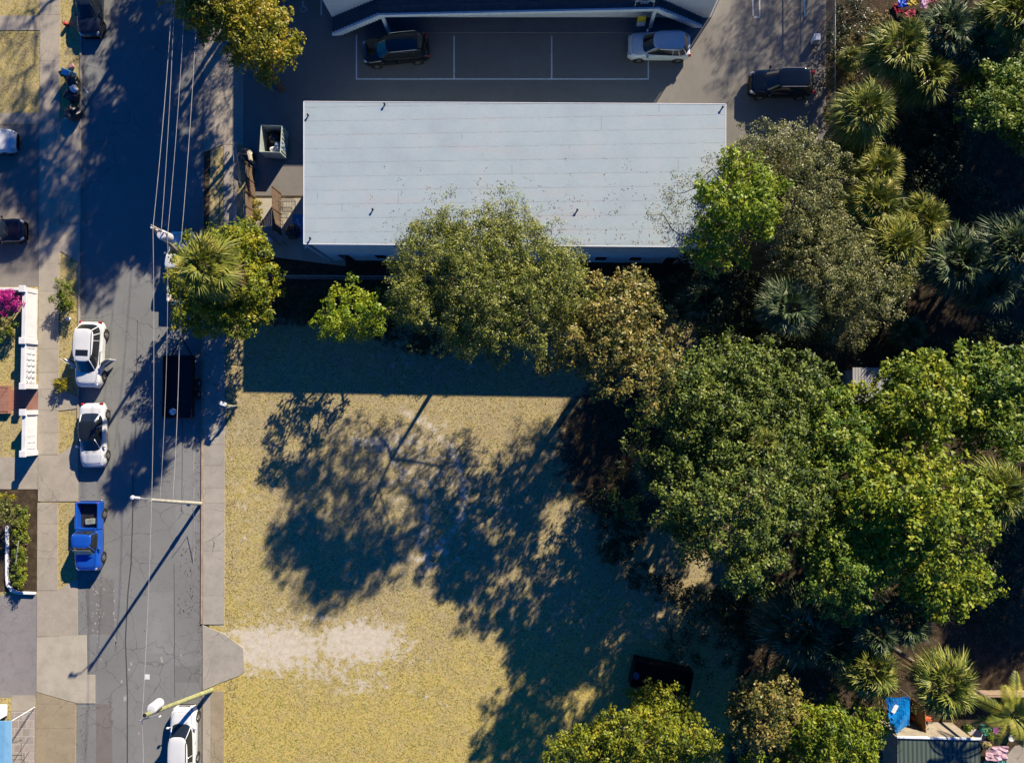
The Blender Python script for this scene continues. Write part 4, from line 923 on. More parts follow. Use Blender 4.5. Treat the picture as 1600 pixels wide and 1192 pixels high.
shrub('wispy_shrub', 'wispy pale green shrub at the top left of the planting bed', 'shrub', [(4, 800, 1.6, .8), (18, 808, 1.4, .6), (10, 785, 1.4, .6)], L_OLIVE2, 56)
shrub('yellow_shrub', 'small bright yellow shrub at the top of the planting bed', 'shrub', [(24, 778, .5, .35), (2, 776, .5, .3)], L_YEL, 57)
hl = [(440+i*16+random.Random(i).uniform(-6, 6), 470+random.Random(i+50).uniform(-18, 22), 1.2+random.Random(i+9).uniform(-.3, .5), random.Random(i+7).uniform(.7, 1.1)) for i in range(11)]
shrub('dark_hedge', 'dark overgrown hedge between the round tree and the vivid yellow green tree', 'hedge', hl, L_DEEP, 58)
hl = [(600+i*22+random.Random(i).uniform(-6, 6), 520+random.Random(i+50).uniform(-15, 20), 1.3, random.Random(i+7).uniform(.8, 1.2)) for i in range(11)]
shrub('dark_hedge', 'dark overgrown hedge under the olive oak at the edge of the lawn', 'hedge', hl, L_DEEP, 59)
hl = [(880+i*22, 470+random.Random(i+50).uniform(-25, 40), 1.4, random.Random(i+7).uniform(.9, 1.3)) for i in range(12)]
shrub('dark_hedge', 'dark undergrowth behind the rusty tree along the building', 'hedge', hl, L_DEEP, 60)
shrub('lemon_shrub', 'yellow leaved shrub against the slatted brown fence near the bins', 'shrub', [(402, 318, .5, .3), (403, 332, .5, .32), (402, 344, .45, .3)], L_YEL, 61)
hl = [(1302, 100, 1.2, .7), (1312, 85, 1.5, .6), (1325, 110, 1.2, .7), (1300, 130, 1.2, .7), (1340, 60, .8, .7), (1360, 45, .6, .7), (1310, 150, .9, .6), (1320, 70, 1.8, .5), (1300, 180, .9, .6), (1345, 75, 1.0, .7), (1375, 30, .6, .7), (1390, 55, .6, .6), (1310, 215, .9, .6), (1455, 85, .7, .7), (1505, 95, .7, .8)]
shrub('dry_weeds', 'yellow dry weed clump at the fence corner beside the black suv', 'weeds', hl, L_WEED, 62)
hl = [(960+rr_, 800+q, 1.2, 1.0) for rr_, q in ((0, -60), (-20, -20), (-10, 20), (10, 60), (40, 100), (80, 120), (30, 30), (120, 130), (-10, 60))]
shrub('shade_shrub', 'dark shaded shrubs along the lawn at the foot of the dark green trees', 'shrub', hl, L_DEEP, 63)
rs = np.random.RandomState(77); pts = []
for cx, cy, rx, ry, n in ((1450, 220, 70, 90, 170), (1480, 330, 90, 60, 60), (1440, 560, 80, 30, 70), (1180, 520, 90, 40, 150), (1560, 560, 60, 60, 60), (1560, 880, 50, 120, 70), (1100, 1000, 60, 60, 25), (1330, 60, 40, 60, 50), (1400, 1130, 90, 60, 20), (1300, 600, 60, 60, 80), (1180, 960, 50, 40, 50), (1300, 1010, 60, 60, 50)):
    for i in range(int(n*2.2)):
        a, q = rs.uniform(0, 6.283), math.sqrt(rs.rand()); pts.append(np.array(P(cx+rx*q*math.cos(a), cy+ry*q*math.sin(a), rs.uniform(.05, 1.3))))
V = leaves(np.array(pts), 30, .42, .17, rs)
V[:, 2] = np.maximum(V[:, 2], .02)
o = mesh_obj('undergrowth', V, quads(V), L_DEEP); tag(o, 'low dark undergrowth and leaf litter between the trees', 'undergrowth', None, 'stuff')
# grass tufts and leaf litter
rs = np.random.RandomState(5); n = 42000
px = rs.uniform(352, 1240, n); py = rs.uniform(440, 1240, n)
W3 = np.array([P(a, b) for a, b in zip(px[:2], py[:2])])
cx = (px-800)/F; cy = -(py-596)/F; d = np.stack([cx, cy, -np.ones(n)], -1) @ RM.T; t_ = -HC/d[:, 2]; W3 = np.stack([d[:, 0]*t_, d[:, 1]*t_, np.zeros(n)], -1)
keep = ~((np.hypot((px-430)/75, (py-1012)/30) < 1) | (np.hypot((px-560)/60, (py-1003)/28) < 1)) & ~((px < 384) & (py > 975) & (py < 1080))
W3 = W3[keep]; n = len(W3)
a = rs.uniform(0, 6.283, n); hh = rs.uniform(.015, .045, n); wd = rs.uniform(.015, .04, n); dx = np.stack([np.cos(a), np.sin(a), 0*a], -1)*wd[:, None]; le = rs.normal(size=(n, 3))*.04; le[:, 2] = hh
V = np.stack([W3-dx, W3+dx, W3+dx*.5+le, W3-dx*.5+le], 1).reshape(-1, 3)
GT = leafmat('grass_tuft', [(.12, .11, .035), (.30, .25, .09), (.44, .35, .13), (.56, .48, .28)], .2, .9, .1, .5, .7)
o = mesh_obj('grass', V, quads(V), GT); tag(o, 'short dry yellow grass covering the vacant lot', 'grass', None, 'stuff')
n = 2600; V = leaves(np.stack([rs.uniform(P(1200, 0).x, P(1620, 0).x, n), rs.uniform(P(0, 1200).y, P(0, -20).y, n), np.full(n, .03)], -1), 6, .5, .12, rs); V[:, 2] = np.abs(V[:, 2])*.06+.005
o = mesh_obj('leaf_litter', V, quads(V), L_DEAD); tag(o, 'scattered fallen leaves on the bare ground under the trees', 'leaf litter', None, 'stuff')

# ------------------------------------------------------------------ poles and wires
def pole(label, base, top, z, m, r=.15, r2=.11, extra=None):
    b = P(*base); tp = P(*top, z); t = empty('utility_pole', b); tag(t, label, 'utility pole', 'poles along the right kerb')
    MB().tube([b+Vector((0, 0, -.1)), b.lerp(tp, .5), tp], [r, (r+r2)/2, r2], 12).build('pole', m, t, True)
    return t, b, tp
def drum(t, p, r=.28, h=.8, m=None):
    MB().lathe([(0, 0), (r, 0), (r, h), (r*.8, h+.08), (0, h+.1)], p, 'Z', 18).build('transformer', m or simple('transformer_grey', (.50, .52, .56), .5, .2), t, True)
def bush_(t, p, hh=.18):
    MB().lathe([(.0, 0), (.05, 0), (.035, .05), (.06, .08), (.035, .12), (.05, hh), (0, hh+.02)], p, 'Z', 10).build('insulator', simple('porcelain', (.5, .5, .52), .3), t, True)
t, b, tc_ = pole('dark leaning pole with a pale transformer rising out of the yellow palm', (318, 432), (238, 356), 9.2, WOODP, .16, .11)
drum(t, P(264, 372, 8.0), .32, .9, simple('pale_transformer', (.55, .54, .56), .5, .1))
MB().tube([P(236, 352, 9.1), P(262, 366, 8.9)], .06, 6).build('crossarm', WOODP, t, True)
for q in ((238, 357, 9.15), (246, 360, 9.05), (256, 363, 9.0)): bush_(t, P(*q))
MB().tube([P(245, 366, 8.6), P(262, 372, 8.6)], .04, 6).build('bracket', GALV, t, True)
t, b, tb_ = pole('pale street light pole halfway down the right kerb', (314, 787), (236, 781), 8.0, simple('pale_pole', (.42, .41, .34), .8, 0, .2, 2, .2), .14, .10)
arm = [tb_+Vector((0, 0, -.5)), P(225, 779, 8.2), P(212, 777, 8.35)]
MB().tube(arm, [.05, .04, .035], 8).build('lamp_arm', GALV, t, True)
la = MB(); la.lathe([(0, -.05), (.10, -.03), (.15, .05), (.13, .12), (0, .16)], P(208, 777, 8.3), 'Z', 14); la.box(P(213, 777.5, 8.38), (.5, .16, .10), R(-5), bev=.03); la.build('lamp_head', simple('lamp_housing', (.5, .52, .55), .5), t, True)
MB().box(P(297, 788, 1.8), (.28, .2, .5), bev=.02).build('meter_box', GALV, t, True)
MB().tube([P(300, 792, 2.4), P(302, 800, 1.8), P(303, 812, 0.8), P(302, 880, .02)], .018, 6).build('guy_wire', GALV, t, True)
t, b, ta_ = pole('mossy green leaning pole with a pale transformer over the bottom white suv', (331, 1078), (226, 1117), 8.6, WOODG, .17, .13)
MB().lathe([(0, .0), (.125, 0), (.125, .03), (0, .035)], ta_, 'Z', 14).build('end_cap', DARKM, t, True)
drum(t, P(249, 1098, 7.0), .33, .9, simple('pale_transformer_2', (.60, .62, .66), .5, .1)); MB().tube([P(222, 1124, 8.0), P(248, 1116, 8.0)], .035, 6).build('crossarm', GALV, t, True)
bush_(t, P(222, 1124, 8.0)); bush_(t, P(251, 1118, 8.0))
def wire(label, pts, r=.012, m=None):
    out = []
    for a, b in zip(pts[:-1], pts[1:]):
        A, B = P(*a), P(*b); L = (B-A).length
        for k in range(14):
            s = k/14; q = A.lerp(B, s); q.z -= 4*s*(1-s)*.018*L; out.append(q)
    out.append(P(*pts[-1])); o = MB().tube(out, r, 5).build('overhead_wire', m or simple('bright_wire', (.45, .43, .42), .5, .3)); tag(o, label, 'wire', 'overhead wires along the street')
wire('leftmost overhead wire, running the whole length of the street', [(283, -330, 9.2), (239, 356, 9.3), (222, 1123, 8.2), (221, 1500, 8.2)], .015)
wire('overhead wire from the palm side pole past the street light pole', [(300, -330, 8.6), (262, 366, 8.8), (250, 782, 8.0)])
wire('thin overhead wire second from the left at the top of the photo', [(278, -330, 9), (252, 361, 9.1)], .012)
wire('rightmost overhead wire at the top of the photo', [(318, -330, 8.0), (283, 378, 8.0)], .014)
wire('overhead wire crossing above the dark trailer', [(281, 378, 7.4), (270, 784, 7.0)], .016)

# ------------------------------------------------------------------ fences, walls, small things
def link_fence(label, pts, h=1.5, name='chain_link_fence', gap=2.6):
    A = P(*pts[0]); t = empty(name, A); tag(t, label, 'fence')
    rail = MB(); net = MB()
    for a, b in zip(pts[:-1], pts[1:]):
        A, B = P(*a), P(*b); L = (B-A).length; n = max(1, round(L/gap))
        for k in range(n+1):
            q = A.lerp(B, k/n); MB().tube([q, q+Vector((0, 0, h+.08))], .03, 7).build('post', GALV, t, True)
        rail.tube([A+Vector((0, 0, h)), B+Vector((0, 0, h))], .024, 6)
        d = (B-A).normalized(); k = 0.
        while k < L-.1:
            e = min(h, L-k); net.tube([A+d*k+Vector((0, 0, .03)), A+d*(k+e)+Vector((0, 0, .03+e-.04))], .004, 3, False); net.tube([A+d*(k+e)+Vector((0, 0, .03)), A+d*k+Vector((0, 0, .03+e-.04))], .004, 3, False); k += .16
    rail.build('top_rail', GALV, t, True); net.build('mesh_panel', GALV, t, True)
link_fence('chain link fence down the right side of the parking lot', [(1291, -120), (1290, 235)], 1.7)
link_fence('chain link fence behind the main building along the hedge', [(432, 436), (900, 440), (1080, 442)], 1.6)
link_fence('chain link fence beside the short pavement left of the bins', [(378, 232), (379, 400)], 1.5)
def slat_fence(label, a, b, h, m=WOODB):
    A, B = P(*a), P(*b); t = empty('slatted_fence', A); tag(t, label, 'fence', 'brown slatted fences round the bins'); d = (B-A); L = d.length; ang = math.atan2(d.y, d.x)
    bo = MB(); z = .1
    while z < h-.08: bo.box(A.lerp(B, .5)+Vector((0, 0, z+.05)), (L, .03, .10), ang, rx=.25); z += .145
    bo.build('slat_panel', m, t, True)
    for k in range(3): MB().box(A.lerp(B, k/2)+Vector((0, 0, h/2)), (.10, .10, h), ang).build('post', m, t, True)
slat_fence('tall brown slatted fence nearest the street, upper length', (399, 266), (399, 309), 1.9)
slat_fence('tall brown slatted fence nearest the street, lower length', (398, 311), (400, 352), 1.9)
slat_fence('brown slatted fence between the bin yard and the blue painted bay', (439, 303), (440, 367), 1.8)
# garden wall
def garden_wall():
    W = simple('white_wall_paint', (.60, .61, .63), .8, 0, .08, 2, .2)
    for label, segs, pil in (('white openwork garden wall with three piers above the brick path', [((56, 456), (56.6, 607))], [(56, 456), (56.3, 535), (56.6, 604)]), ('short white openwork garden wall below the brick path', [((56.8, 642), (57, 709))], [(56.8, 644), (57, 707)])):
        (a, b), = segs; A, B = P(*a), P(*b); t = empty('garden_wall', A); tag(t, label, 'wall', 'white garden wall'); L = (B-A).length
        m = MB(); d = (B-A).normalized(); n = int(L/.42); h = 1.25
        m.box(A.lerp(B, .5)+Vector((0, 0, .1)), (.14, L, .2)); m.box(A.lerp(B, .5)+Vector((0, 0, h-.1)), (.13, L, .2))
        st = L/n
        for k in range(n):
            for j in range(2):
                c = A+d*(k+.5)*st+Vector((0, 0, .39+j*.42)); rr = .17
                ring = [(c.x, c.y+rr*math.cos(q), c.z+rr*math.sin(q)) for q in np.linspace(0, 2*math.pi, 13)]; m.tube(ring, .04, 5, False)
            m.box(A+d*k*st+Vector((0, 0, h/2)), (.11, .06, h-.38))
        m.box(A.lerp(B, .5)+Vector((0, 0, .6)), (.10, L, .05)); m.box(A.lerp(B, .5)+Vector((.0, 0, .6)), (.085, L, h-.4)); m.build('wall', W, t, True)
        MB().box(A.lerp(B, .5)+Vector((0, 0, h+.045)), (.34, L-.3, .09), bev=.02).build('coping', W, t, True)
        for q in pil:
            p = P(*q); o = MB().box(p+Vector((0, 0, .7)), (.36, .36, 1.4)).build('pier', W, t, True)
            MB().box(p-t.location+Vector((0, 0, 1.45)), (.5, .5, .12), bev=.02).build('cap', W, o)
    A, B = P(-260, 452), P(44, 455); t = empty('garden_wall', A); tag(t, 'low white wall closing the top of the walled garden', 'wall', 'white garden wall')
    L = (B-A).length; MB().box(A.lerp(B, .5)+Vector((0, 0, .5)), (L, .15, 1.0), math.atan2(B.y-A.y, B.x-A.x)).build('wall', W, t, True)
    MB().box(A.lerp(B, .5)+Vector((0, 0, 1.04)), (L, .22, .08), math.atan2(B.y-A.y, B.x-A.x), bev=.02).build('coping', W, t, True)
    t = empty('brick_steps', P(8, 625)); tag(t, 'raised red brick stoop with white rails at the left edge', 'steps')
    MB().prism(pp([(-80, 603), (18, 603), (18, 646), (-80, 646)]), 0, .35).build('step', BRICK, t, True)
    m = MB()
    for y in (606, 643):
        a, b_ = P(-10, y), P(17, y); m.tube([a+Vector((0, 0, 1.2)), b_+Vector((0, 0, 1.2)), b_+Vector((0, 0, .3))], .02, 6)
    m.build('handrail', DARKM, t, True)
garden_wall()
# planter kerb
m = MB(); pts = [P(13, 822), P(13, 900), P(14.5, 913), P(20, 921), P(30, 925), P(56, 926)]
k = MB()
for a, b in zip(pts[:-1], pts[1:]):
    d = (b-a); k.box(a.lerp(b, .5)+Vector((0, 0, .12)), (d.length+.08, .16, .26), math.atan2(d.y, d.x), bev=.02)
o = k.build('planter_kerb', WHITEP); tag(o, 'curved white kerb round the left planting bed', 'kerb')
o = MB().tube([P(24, 885, .9), P(29, 845, 1.3)], .035, 8).build('garden_stake', simple('grey_stake', (.4, .38, .33), .8)); tag(o, 'pale stake leaning in the clipped hedge', 'stake')
# sign post by the right pavement
p = P(370, 634); t = empty('short_post', p); tag(t, 'short leaning post with a pale head at the lawn corner beside the pavement', 'post')
MB().tube([p, p+Vector((-.1, .05, 1.6))], .07, 8).build('post', WOODG, t, True); MB().box(p+Vector((-.28, .14, 1.72)), (.5, .28, .16), R(-20), bev=.04).build('head', WHITEP, t, True)
MB().box(p+Vector((.0, -.06, .9)), (.28, .05, .9), R(30)).build('board', simple('pale_board', (.5, .5, .5), .6), t, True)
o = MB().lathe([(0, .0), (.10, .0), (.10, .06), (.07, .07), (.06, .02), (0, .02)], P(327.5, 681, .05), 'Z', 14).build('water_cap', WHITEP); tag(o, 'small round white cap set in the right pavement', 'cap')
o = MB().lathe([(0, .0), (.14, .04), (.19, .16), (.14, .28), (0, .33)], P(109, 499), 'Z', 12).build('plastic_bag', simple('white_bag', (.65, .65, .68), .5, 0, .1, 5, .5)); tag(o, 'white round bag on the verge behind the open doored suv', 'bag')
# dumpster
t = empty('dumpster', P(434, 228), R(-3)); tag(t, 'pale green open dumpster full of rubbish standing in the shade', 'dumpster')
DG = simple('pale_green_steel', (.36, .42, .38), .6, .1, .2, 3, .1); m = MB(); hx, hy, h = .78, 1.0, 1.3
for s in (1, -1): m.box((s*hx, 0, h/2+.1), (.05, 2*hy+.05, h)); m.box((0, s*hy, h/2+.1), (2*hx-.06, .05, h))
m.build('wall', DG, t); m = MB().box((0, 0, .14), (2*hx-.06, 2*hy-.06, .06)); m.build('floor', DARKM, t); m = MB()
for k in range(6): m.box((-hx-.05, -hy+.2+k*.32, h/2+.1), (.05, .06, h-.05)); m.box((hx+.05, -hy+.2+k*.32, h/2+.1), (.05, .06, h-.05))
m.build('rib', DG, t); m = MB().tube([(-hx, -hy, h+.1), (hx, -hy, h+.1), (hx, hy, h+.1), (-hx, hy, h+.1), (-hx, -hy, h+.1)], .045, 6); m.build('rim', DG, t)
for s in (1, -1):
    for q in (1, -1): MB().lathe([(0, -.03), (.08, -.03), (.08, .03), (0, .03)], (s*.6, q*.8, .08), 'Y', 12).build('castor', RUBBER, t)
def bag(name, label, px, py, z, r, m, seed, cat='bag', group=None, sq=.8):
    rs = np.random.RandomState(seed); V = []; nu, nv = 12, 7; c = P(px, py, z)
    for i in range(nv+1):
        a = math.pi*i/nv
        for j in range(nu):
            b = 2*math.pi*j/nu; rr = r*(1+rs.uniform(-.18, .18)); V.append((c.x+rr*math.sin(a)*math.cos(b), c.y+rr*math.sin(a)*math.sin(b), max(z, z+r*sq*.8+rr*sq*math.cos(a))))
    Fc = [(i*nu+j, (i+1)*nu+j, (i+1)*nu+(j+1) % nu, i*nu+(j+1) % nu) for i in range(nv) for j in range(nu)]
    return tag(mesh_obj(name, V, Fc, m), label, cat, group)
BB = simple('black_bag', (.015, .015, .02), .35, 0, .3, 4, .5, .6); BLB = simple('blue_grey_bag', (.12, .18, .30), .45, 0, .3, 4, .5); WB = simple('white_bag', (.6, .6, .6), .5)
bag('rubbish_bag', 'blue grey bag inside the pale green dumpster', 439, 233, .6, .42, BLB, 1, group='bags in the dumpster')
bag('rubbish_bag', 'black bag at the top end inside the dumpster', 430, 218, .35, .45, BB, 2, group='bags in the dumpster')
bag('rubbish_bag', 'white bag at the bottom left inside the dumpster', 429, 236, .5, .28, WB, 3, group='bags in the dumpster')
bag('rubbish_bag', 'big black bag on the concrete beside the blue painted bay', 460, 364, .02, .55, BB, 4)
bag('rubbish_bag', 'black bag against the upper end of the slatted fence', 389, 248, .02, .6, BB, 5)
o = MB().box(P(393, 247, .55), (.18, .7, 1.0), R(15), bev=.02).build('old_panel', simple('cream_panel', (.42, .38, .28), .7)); tag(o, 'cream panel leaning on the black bag by the slatted fence', 'panel')
# bin
def wheelie(label, px, py, m, rz=0, group=None):
    p = P(px, py); t = empty('wheelie_bin', p, rz); tag(t, label, 'bin', group)
    b = MB(); V = []
    for z, s in ((.08, .82), (.95, 1.0)): V += [(x*.28*s, y*.33*s, z) for x, y in ((-1, -1), (1, -1), (1, 1), (-1, 1))]
    b.add(V, [(3, 2, 1, 0), (0, 1, 5, 4), (1, 2, 6, 5), (2, 3, 7, 6), (3, 0, 4, 7), (4, 5, 6, 7)]); b.build('body', m, t)
    MB().box((0, 0, 1.0), (.62, .72, .08), rx=.05, bev=.03).build('lid', m, t); MB().tube([(-.25, .38, .96), (.25, .38, .96)], .02, 6).build('handle', BLACKP, t)
    for s in (1, -1): MB().lathe([(0, -.03), (.1, -.03), (.1, .03), (0, .03)], (s*.27, .30, .1), 'X', 12).build('wheel', RUBBER, t)
BLUEB = simple('blue_bin_plastic', (.01, .03, .28), .45)
wheelie('blue wheelie bin under the lean-to panel beside the round tree', 408, 370, BLUEB, .4)
bag('rubbish_bag', 'white sack beside the blue wheelie bin', 421, 377, .6, .32, WB, 6)
t = empty('lean_to_screen', P(425, 372)); tag(t, 'grey corrugated screen leaning over the bins', 'screen')
m = MB(); A, B, C, D = P(402, 354, 1.2), P(424, 353, 1.2), P(441, 378, .9), P(434, 381, .6); n = 14
V = []; Fc = []
for k in range(n+1):
    s = k/n; q = Vector((0, 0, .03*(-1)**k)); V += [A.lerp(B, s)+q, D.lerp(C, s)+q]
for k in range(n): Fc.append((2*k, 2*k+2, 2*k+3, 2*k+1))
m.add(V, Fc); m.build('panel', simple('grey_corrugated', (.28, .30, .31), .6, .2), t, True)
for q in (A, B, C, D): MB().tube([(q.x, q.y, 0), q], .03, 6).build('leg', WOODB, t, True)
t = empty('wire_crate', P(442, 318)); tag(t, 'empty wire crate on the bin yard concrete by the slatted fence', 'crate'); c = Vector((0, 0, 0)); m = MB()
for i in range(6):
    for a, b in (((-.5+i*.2, -.4), (-.5+i*.2, .4)),): m.tube([(a[0], a[1], .9), (b[0], b[1], .9)], .01, 4); m.tube([(a[0], a[1], 0), (a[0], a[1], .9)], .01, 4); m.tube([(b[0], b[1], 0), (b[0], b[1], .9)], .01, 4)
for z in (.05, .3, .6, .9): m.tube([(-.5, -.4, z), (.5, -.4, z), (.5, .4, z), (-.5, .4, z), (-.5, -.4, z)], .012, 4)
m.build('frame', DARKM, t)
t.location = P(452, 322)
# junk pile on the verge
bag('rubbish_bag', 'dark blue bag topmost in the kerbside junk pile', 118, 130, .3, .5, BB, 10, group='bags in the kerbside junk pile')
bag('rubbish_bag', 'black bag in the middle of the kerbside junk pile', 117, 152, .0, .6, BB, 11, group='bags in the kerbside junk pile')
bag('rubbish_bag', 'black bag lowest in the kerbside junk pile', 120, 180, .0, .62, BB, 12, group='bags in the kerbside junk pile')
bag('rubbish_bag', 'pale crumpled bag on the kerbside junk pile', 118, 141, .55, .3, WB, 13, group='bags in the kerbside junk pile')
o = MB().box(P(107, 115, .55), (.62, .45, 1.0), R(-25), rx=.2, bev=.04).build('storage_box', simple('sky_blue_plastic', (.08, .35, .62), .4)); tag(o, 'sky blue plastic box at the top of the kerbside junk pile', 'box')
t = empty('wooden_chair', P(112, 126), R(35)); tag(t, 'broken yellow wooden chair on the kerbside junk pile', 'chair'); YW = simple('yellow_wood', (.42, .30, .08), .7)
MB().box((0, 0, .5), (.45, .45, .05), ry=.3).build('seat', YW, t); MB().box((-.05, .28, .8), (.45, .05, .65), ry=.3).build('backrest', YW, t)
for x in (-.18, .18):
    for y in (-.18, .18): MB().tube([(x, y, .48), (x+.1, y, .0)], .025, 6).build('leg', YW, t)
o = MB().box(P(112, 104, .12), (.4, .3, .2), .4, bev=.05).build('cloth_bundle', simple('pink_cloth', (.5, .25, .25), .8)); tag(o, 'pink cloth bundle above the sky blue box on the verge', 'cloth')
o = MB().tube([P(132, 137, .5), P(140, 150, .45)], .03, 6).tube([P(140, 150, .45), P(139, 152, .05)], .03, 6).build('broken_rod', WHITEP); tag(o, 'pale rod sticking out of the junk pile towards the street', 'rod')
o = MB().box(P(103, 38, .25), (.28, .25, .4), .2, bev=.04).build('red_crate', simple('red_plastic', (.45, .05, .05), .5)); tag(o, 'small red crate on the verge beside the dark navy car', 'crate')
# lot details
t = empty('notice_board', P(1000, 41)); tag(t, 'yellow and white board standing under the balcony', 'board')
MB().box((0, 0, .95), (.62, .05, .5), rx=-.35).build('upper_panel', simple('yellow_board', (.55, .45, .03), .6), t); MB().box((0, -.14, .55), (.62, .05, .38), rx=-.35).build('lower_panel', WHITEP, t)
for x in (-.28, .28): MB().tube([(x, .1, 0), (x, 0, 1.1)], .02, 6).build('leg', DARKM, t)
def chair(label, px, py, z, rz):
    t = empty('plastic_chair', P(px, py, z), rz); tag(t, label, 'chair', 'white chairs on the balcony')
    MB().box((0, 0, .43), (.46, .46, .04), bev=.015).build('seat', WHITEP, t); MB().box((0, .22, .68), (.44, .04, .45), rx=-.15, bev=.015).build('backrest', WHITEP, t)
    for x in (-.2, .2):
        for y in (-.2, .2): MB().tube([(x, y, .42), (x*1.15, y*1.15, 0)], .022, 6).build('leg', WHITEP, t)
chair('left white chair on the upstairs balcony', 995, 4, 2.8, R(200)); chair('right white chair on the upstairs balcony', 1018, 4, 2.8, R(160))
o = MB().lathe([(.0, .44), (.25, .44), (.25, .40), (.04, .38), (.04, .03), (.2, .0), (0, 0)], P(1007, 3, 2.8), 'Z', 16).build('side_table', WHITEP); tag(o, 'small white table between the balcony chairs', 'table')
o = MB().tube([P(1257, -200, 1.1), P(1257.5, 27, 1.1), P(1258, 29, .0)], .04, 8).build('blue_rail', simple('pale_blue_pipe', (.12, .34, .50), .5)); tag(o, 'pale blue pipe rail at the top right of the lot', 'rail')
t = empty('utility_box', P(1271, 66)); tag(t, 'pale blue utility box near the chain link fence', 'box'); MB().box((0, 0, .35), (.42, .42, .7), bev=.03).build('body', simple('pale_box_paint', (.5, .55, .6), .6), t); MB().box((0, 0, .72), (.48, .48, .05), bev=.015).build('lid', WHITEP, t)
# dark container in the shaded lawn
t = empty('open_skip', P(1030, 1052), R(-12)); tag(t, 'black open skip half under the bottom trees in the deep shade', 'skip'); BK = simple('black_steel', (.014, .014, .016), .6, .3)
m = MB()
for s in (1, -1): m.box((0, s*.95, .6), (4.2, .06, 1.1)); m.box((s*2.1, 0, .6), (.06, 1.84, 1.1))
m.build('wall', BK, t); MB().box((0, 0, .1), (4.1, 1.8, .06)).build('floor', BK, t); MB().tube([(-2.1, -.95, 1.16), (2.1, -.95, 1.16), (2.1, .95, 1.16), (-2.1, .95, 1.16), (-2.1, -.95, 1.16)], .05, 6).build('rim', BK, t)
bag('rubbish_bag', 'pale bag in the left end of the black skip', 992, 1054, .5, .3, BLB, 20)
# sheds and yard at the right
t = empty('garden_shed', P(1358, 590)); tag(t, 'small shed with grey ribbed roof wedged between tree crowns', 'shed')
A = P(1350, 596); MB().box((0, 0, 1.35), (2.5, 2.2, 2.7)).build('wall', simple('grey_shed_wall', (.3, .3, .3), .8), t)
MB().box((0, 0, 2.78), (2.8, 2.5, .08), rx=.03, bev=.01).build('roof', ribmat('grey_ribbed_roof', (.40, .41, .42), (.22, .23, .25), 5), t); t.location = P(1336, 604)
# bottom right house
t = empty('lean_to_house', P(1465, 1215)); tag(t, 'low house with a green grey corrugated roof at the bottom edge', 'house')
q = [P(1402, 1152, 3), P(1532, 1155, 3), P(1532, 1330, 3), P(1402, 1330, 3)]
MB().prism(q, 2.9, 3.0).build('roof', ribmat('green_corrugated_roof', (.10, .135, .11), (.045, .065, .055), 3.4), t, True)
MB().prism([p_*1+Vector(((.2 if p_.x < t.location.x else -.2), (-.2 if p_.y > t.location.y else .2), 0)) for p_ in q], 0, 2.9).build('wall', simple('tan_wall', (.3, .26, .2), .8), t, True)
MB().tube([q[0]+Vector((-.05, .05, .03)), q[1]+Vector((0, .05, .03))], .09, 6).build('gutter', WHITEP, t, True)
# blue tarp shelter
t = empty('tarp_shelter', P(1403, 1120)); tag(t, 'bright blue tarp shelter with a white patch in the lower right', 'shelter')
rs = np.random.RandomState(2); cs = [P(1384, 1088, 2.3), P(1422, 1089, 2.3), P(1421, 1132, 2.0), P(1401, 1147, 1.9), P(1391, 1136, 2.0)]
n = 12; V = []; Fc = []; TL, TR, BR, BL = cs[0], cs[1], cs[2], cs[3]
for i in range(n+1):
    for j in range(n+1):
        a = TL.lerp(TR, j/n); b_ = cs[4].lerp(cs[3], min(1, j/n*2)) if j/n < .5 else cs[3].lerp(BR, j/n*2-1)
        p = a.lerp(b_, i/n); p.z += .16*math.sin(i/n*math.pi*2.2+j*.4)*math.sin(j/n*3.1)+rs.uniform(-.015, .015); V.append(p)
for i in range(n):
    for j in range(n): Fc.append((i*(n+1)+j, i*(n+1)+j+1, (i+1)*(n+1)+j+1, (i+1)*(n+1)+j))
TARP = simple('blue_tarp', (.005, .24, .66), .4, 0, .1, 3, .3, .5); MB().add(V, Fc).build('tarp', TARP, t, True)
for q in cs: MB().tube([(q.x, q.y, 0), q], .03, 6).build('leg', GALV, t, True)
pt = V[4*(n+1)+5]; MB().box(pt+Vector((-.05, 0, .12)), (.28, .6, .03), R(-28)).build('patch', WHITEP, t, True)
def wplank(name, label, pts, z, m, th=.04, cat='plank', g=None):
    o = MB().prism(pp(pts, z), z-th, z).build(name, m); tag(o, label, cat, g)
A, B = P(1425, 1090), P(1428, 1150); t = empty('wooden_fence', A); tag(t, 'orange brown wooden fence right of the blue tarp', 'fence'); OW = simple('orange_wood', (.30, .16, .06), .8, 0, .4, 4, .3)
m = MB(); n = 18
for k in range(n): m.box(A.lerp(B, (k+.5)/n)+Vector((0, 0, .85)), (.03, (B-A).length/n*.92, 1.7+.05*(k % 3)))
m.build('boards', OW, t, True); MB().tube([A+Vector((-.05, 0, 1.5)), B+Vector((-.05, 0, 1.5))], .035, 4).build('rail', OW, t, True)
A, B = P(1500, 1078), P(1620, 1078); t = empty('wooden_fence', A); tag(t, 'low tan boundary fence right of the big lit fan palm', 'fence')
m = MB(); n = 40
for k in range(n): m.box(A.lerp(B, (k+.5)/n)+Vector((0, 0, .6)), ((B-A).length/n*.92, .03, 1.2))
m.build('boards', simple('tan_wood', (.30, .22, .15), .8), t, True); MB().box(A.lerp(B, .5)+Vector((0, 0, 1.0)), ((B-A).length, .06, .08)).build('rail', WOODB, t, True)
struct(MB().prism(pp([(1430, 1133), (1540, 1140), (1540, 1160), (1430, 1158)]), -.05, .03).build('yard_slab', simple('white_slab', (.50, .48, .44), .8)))
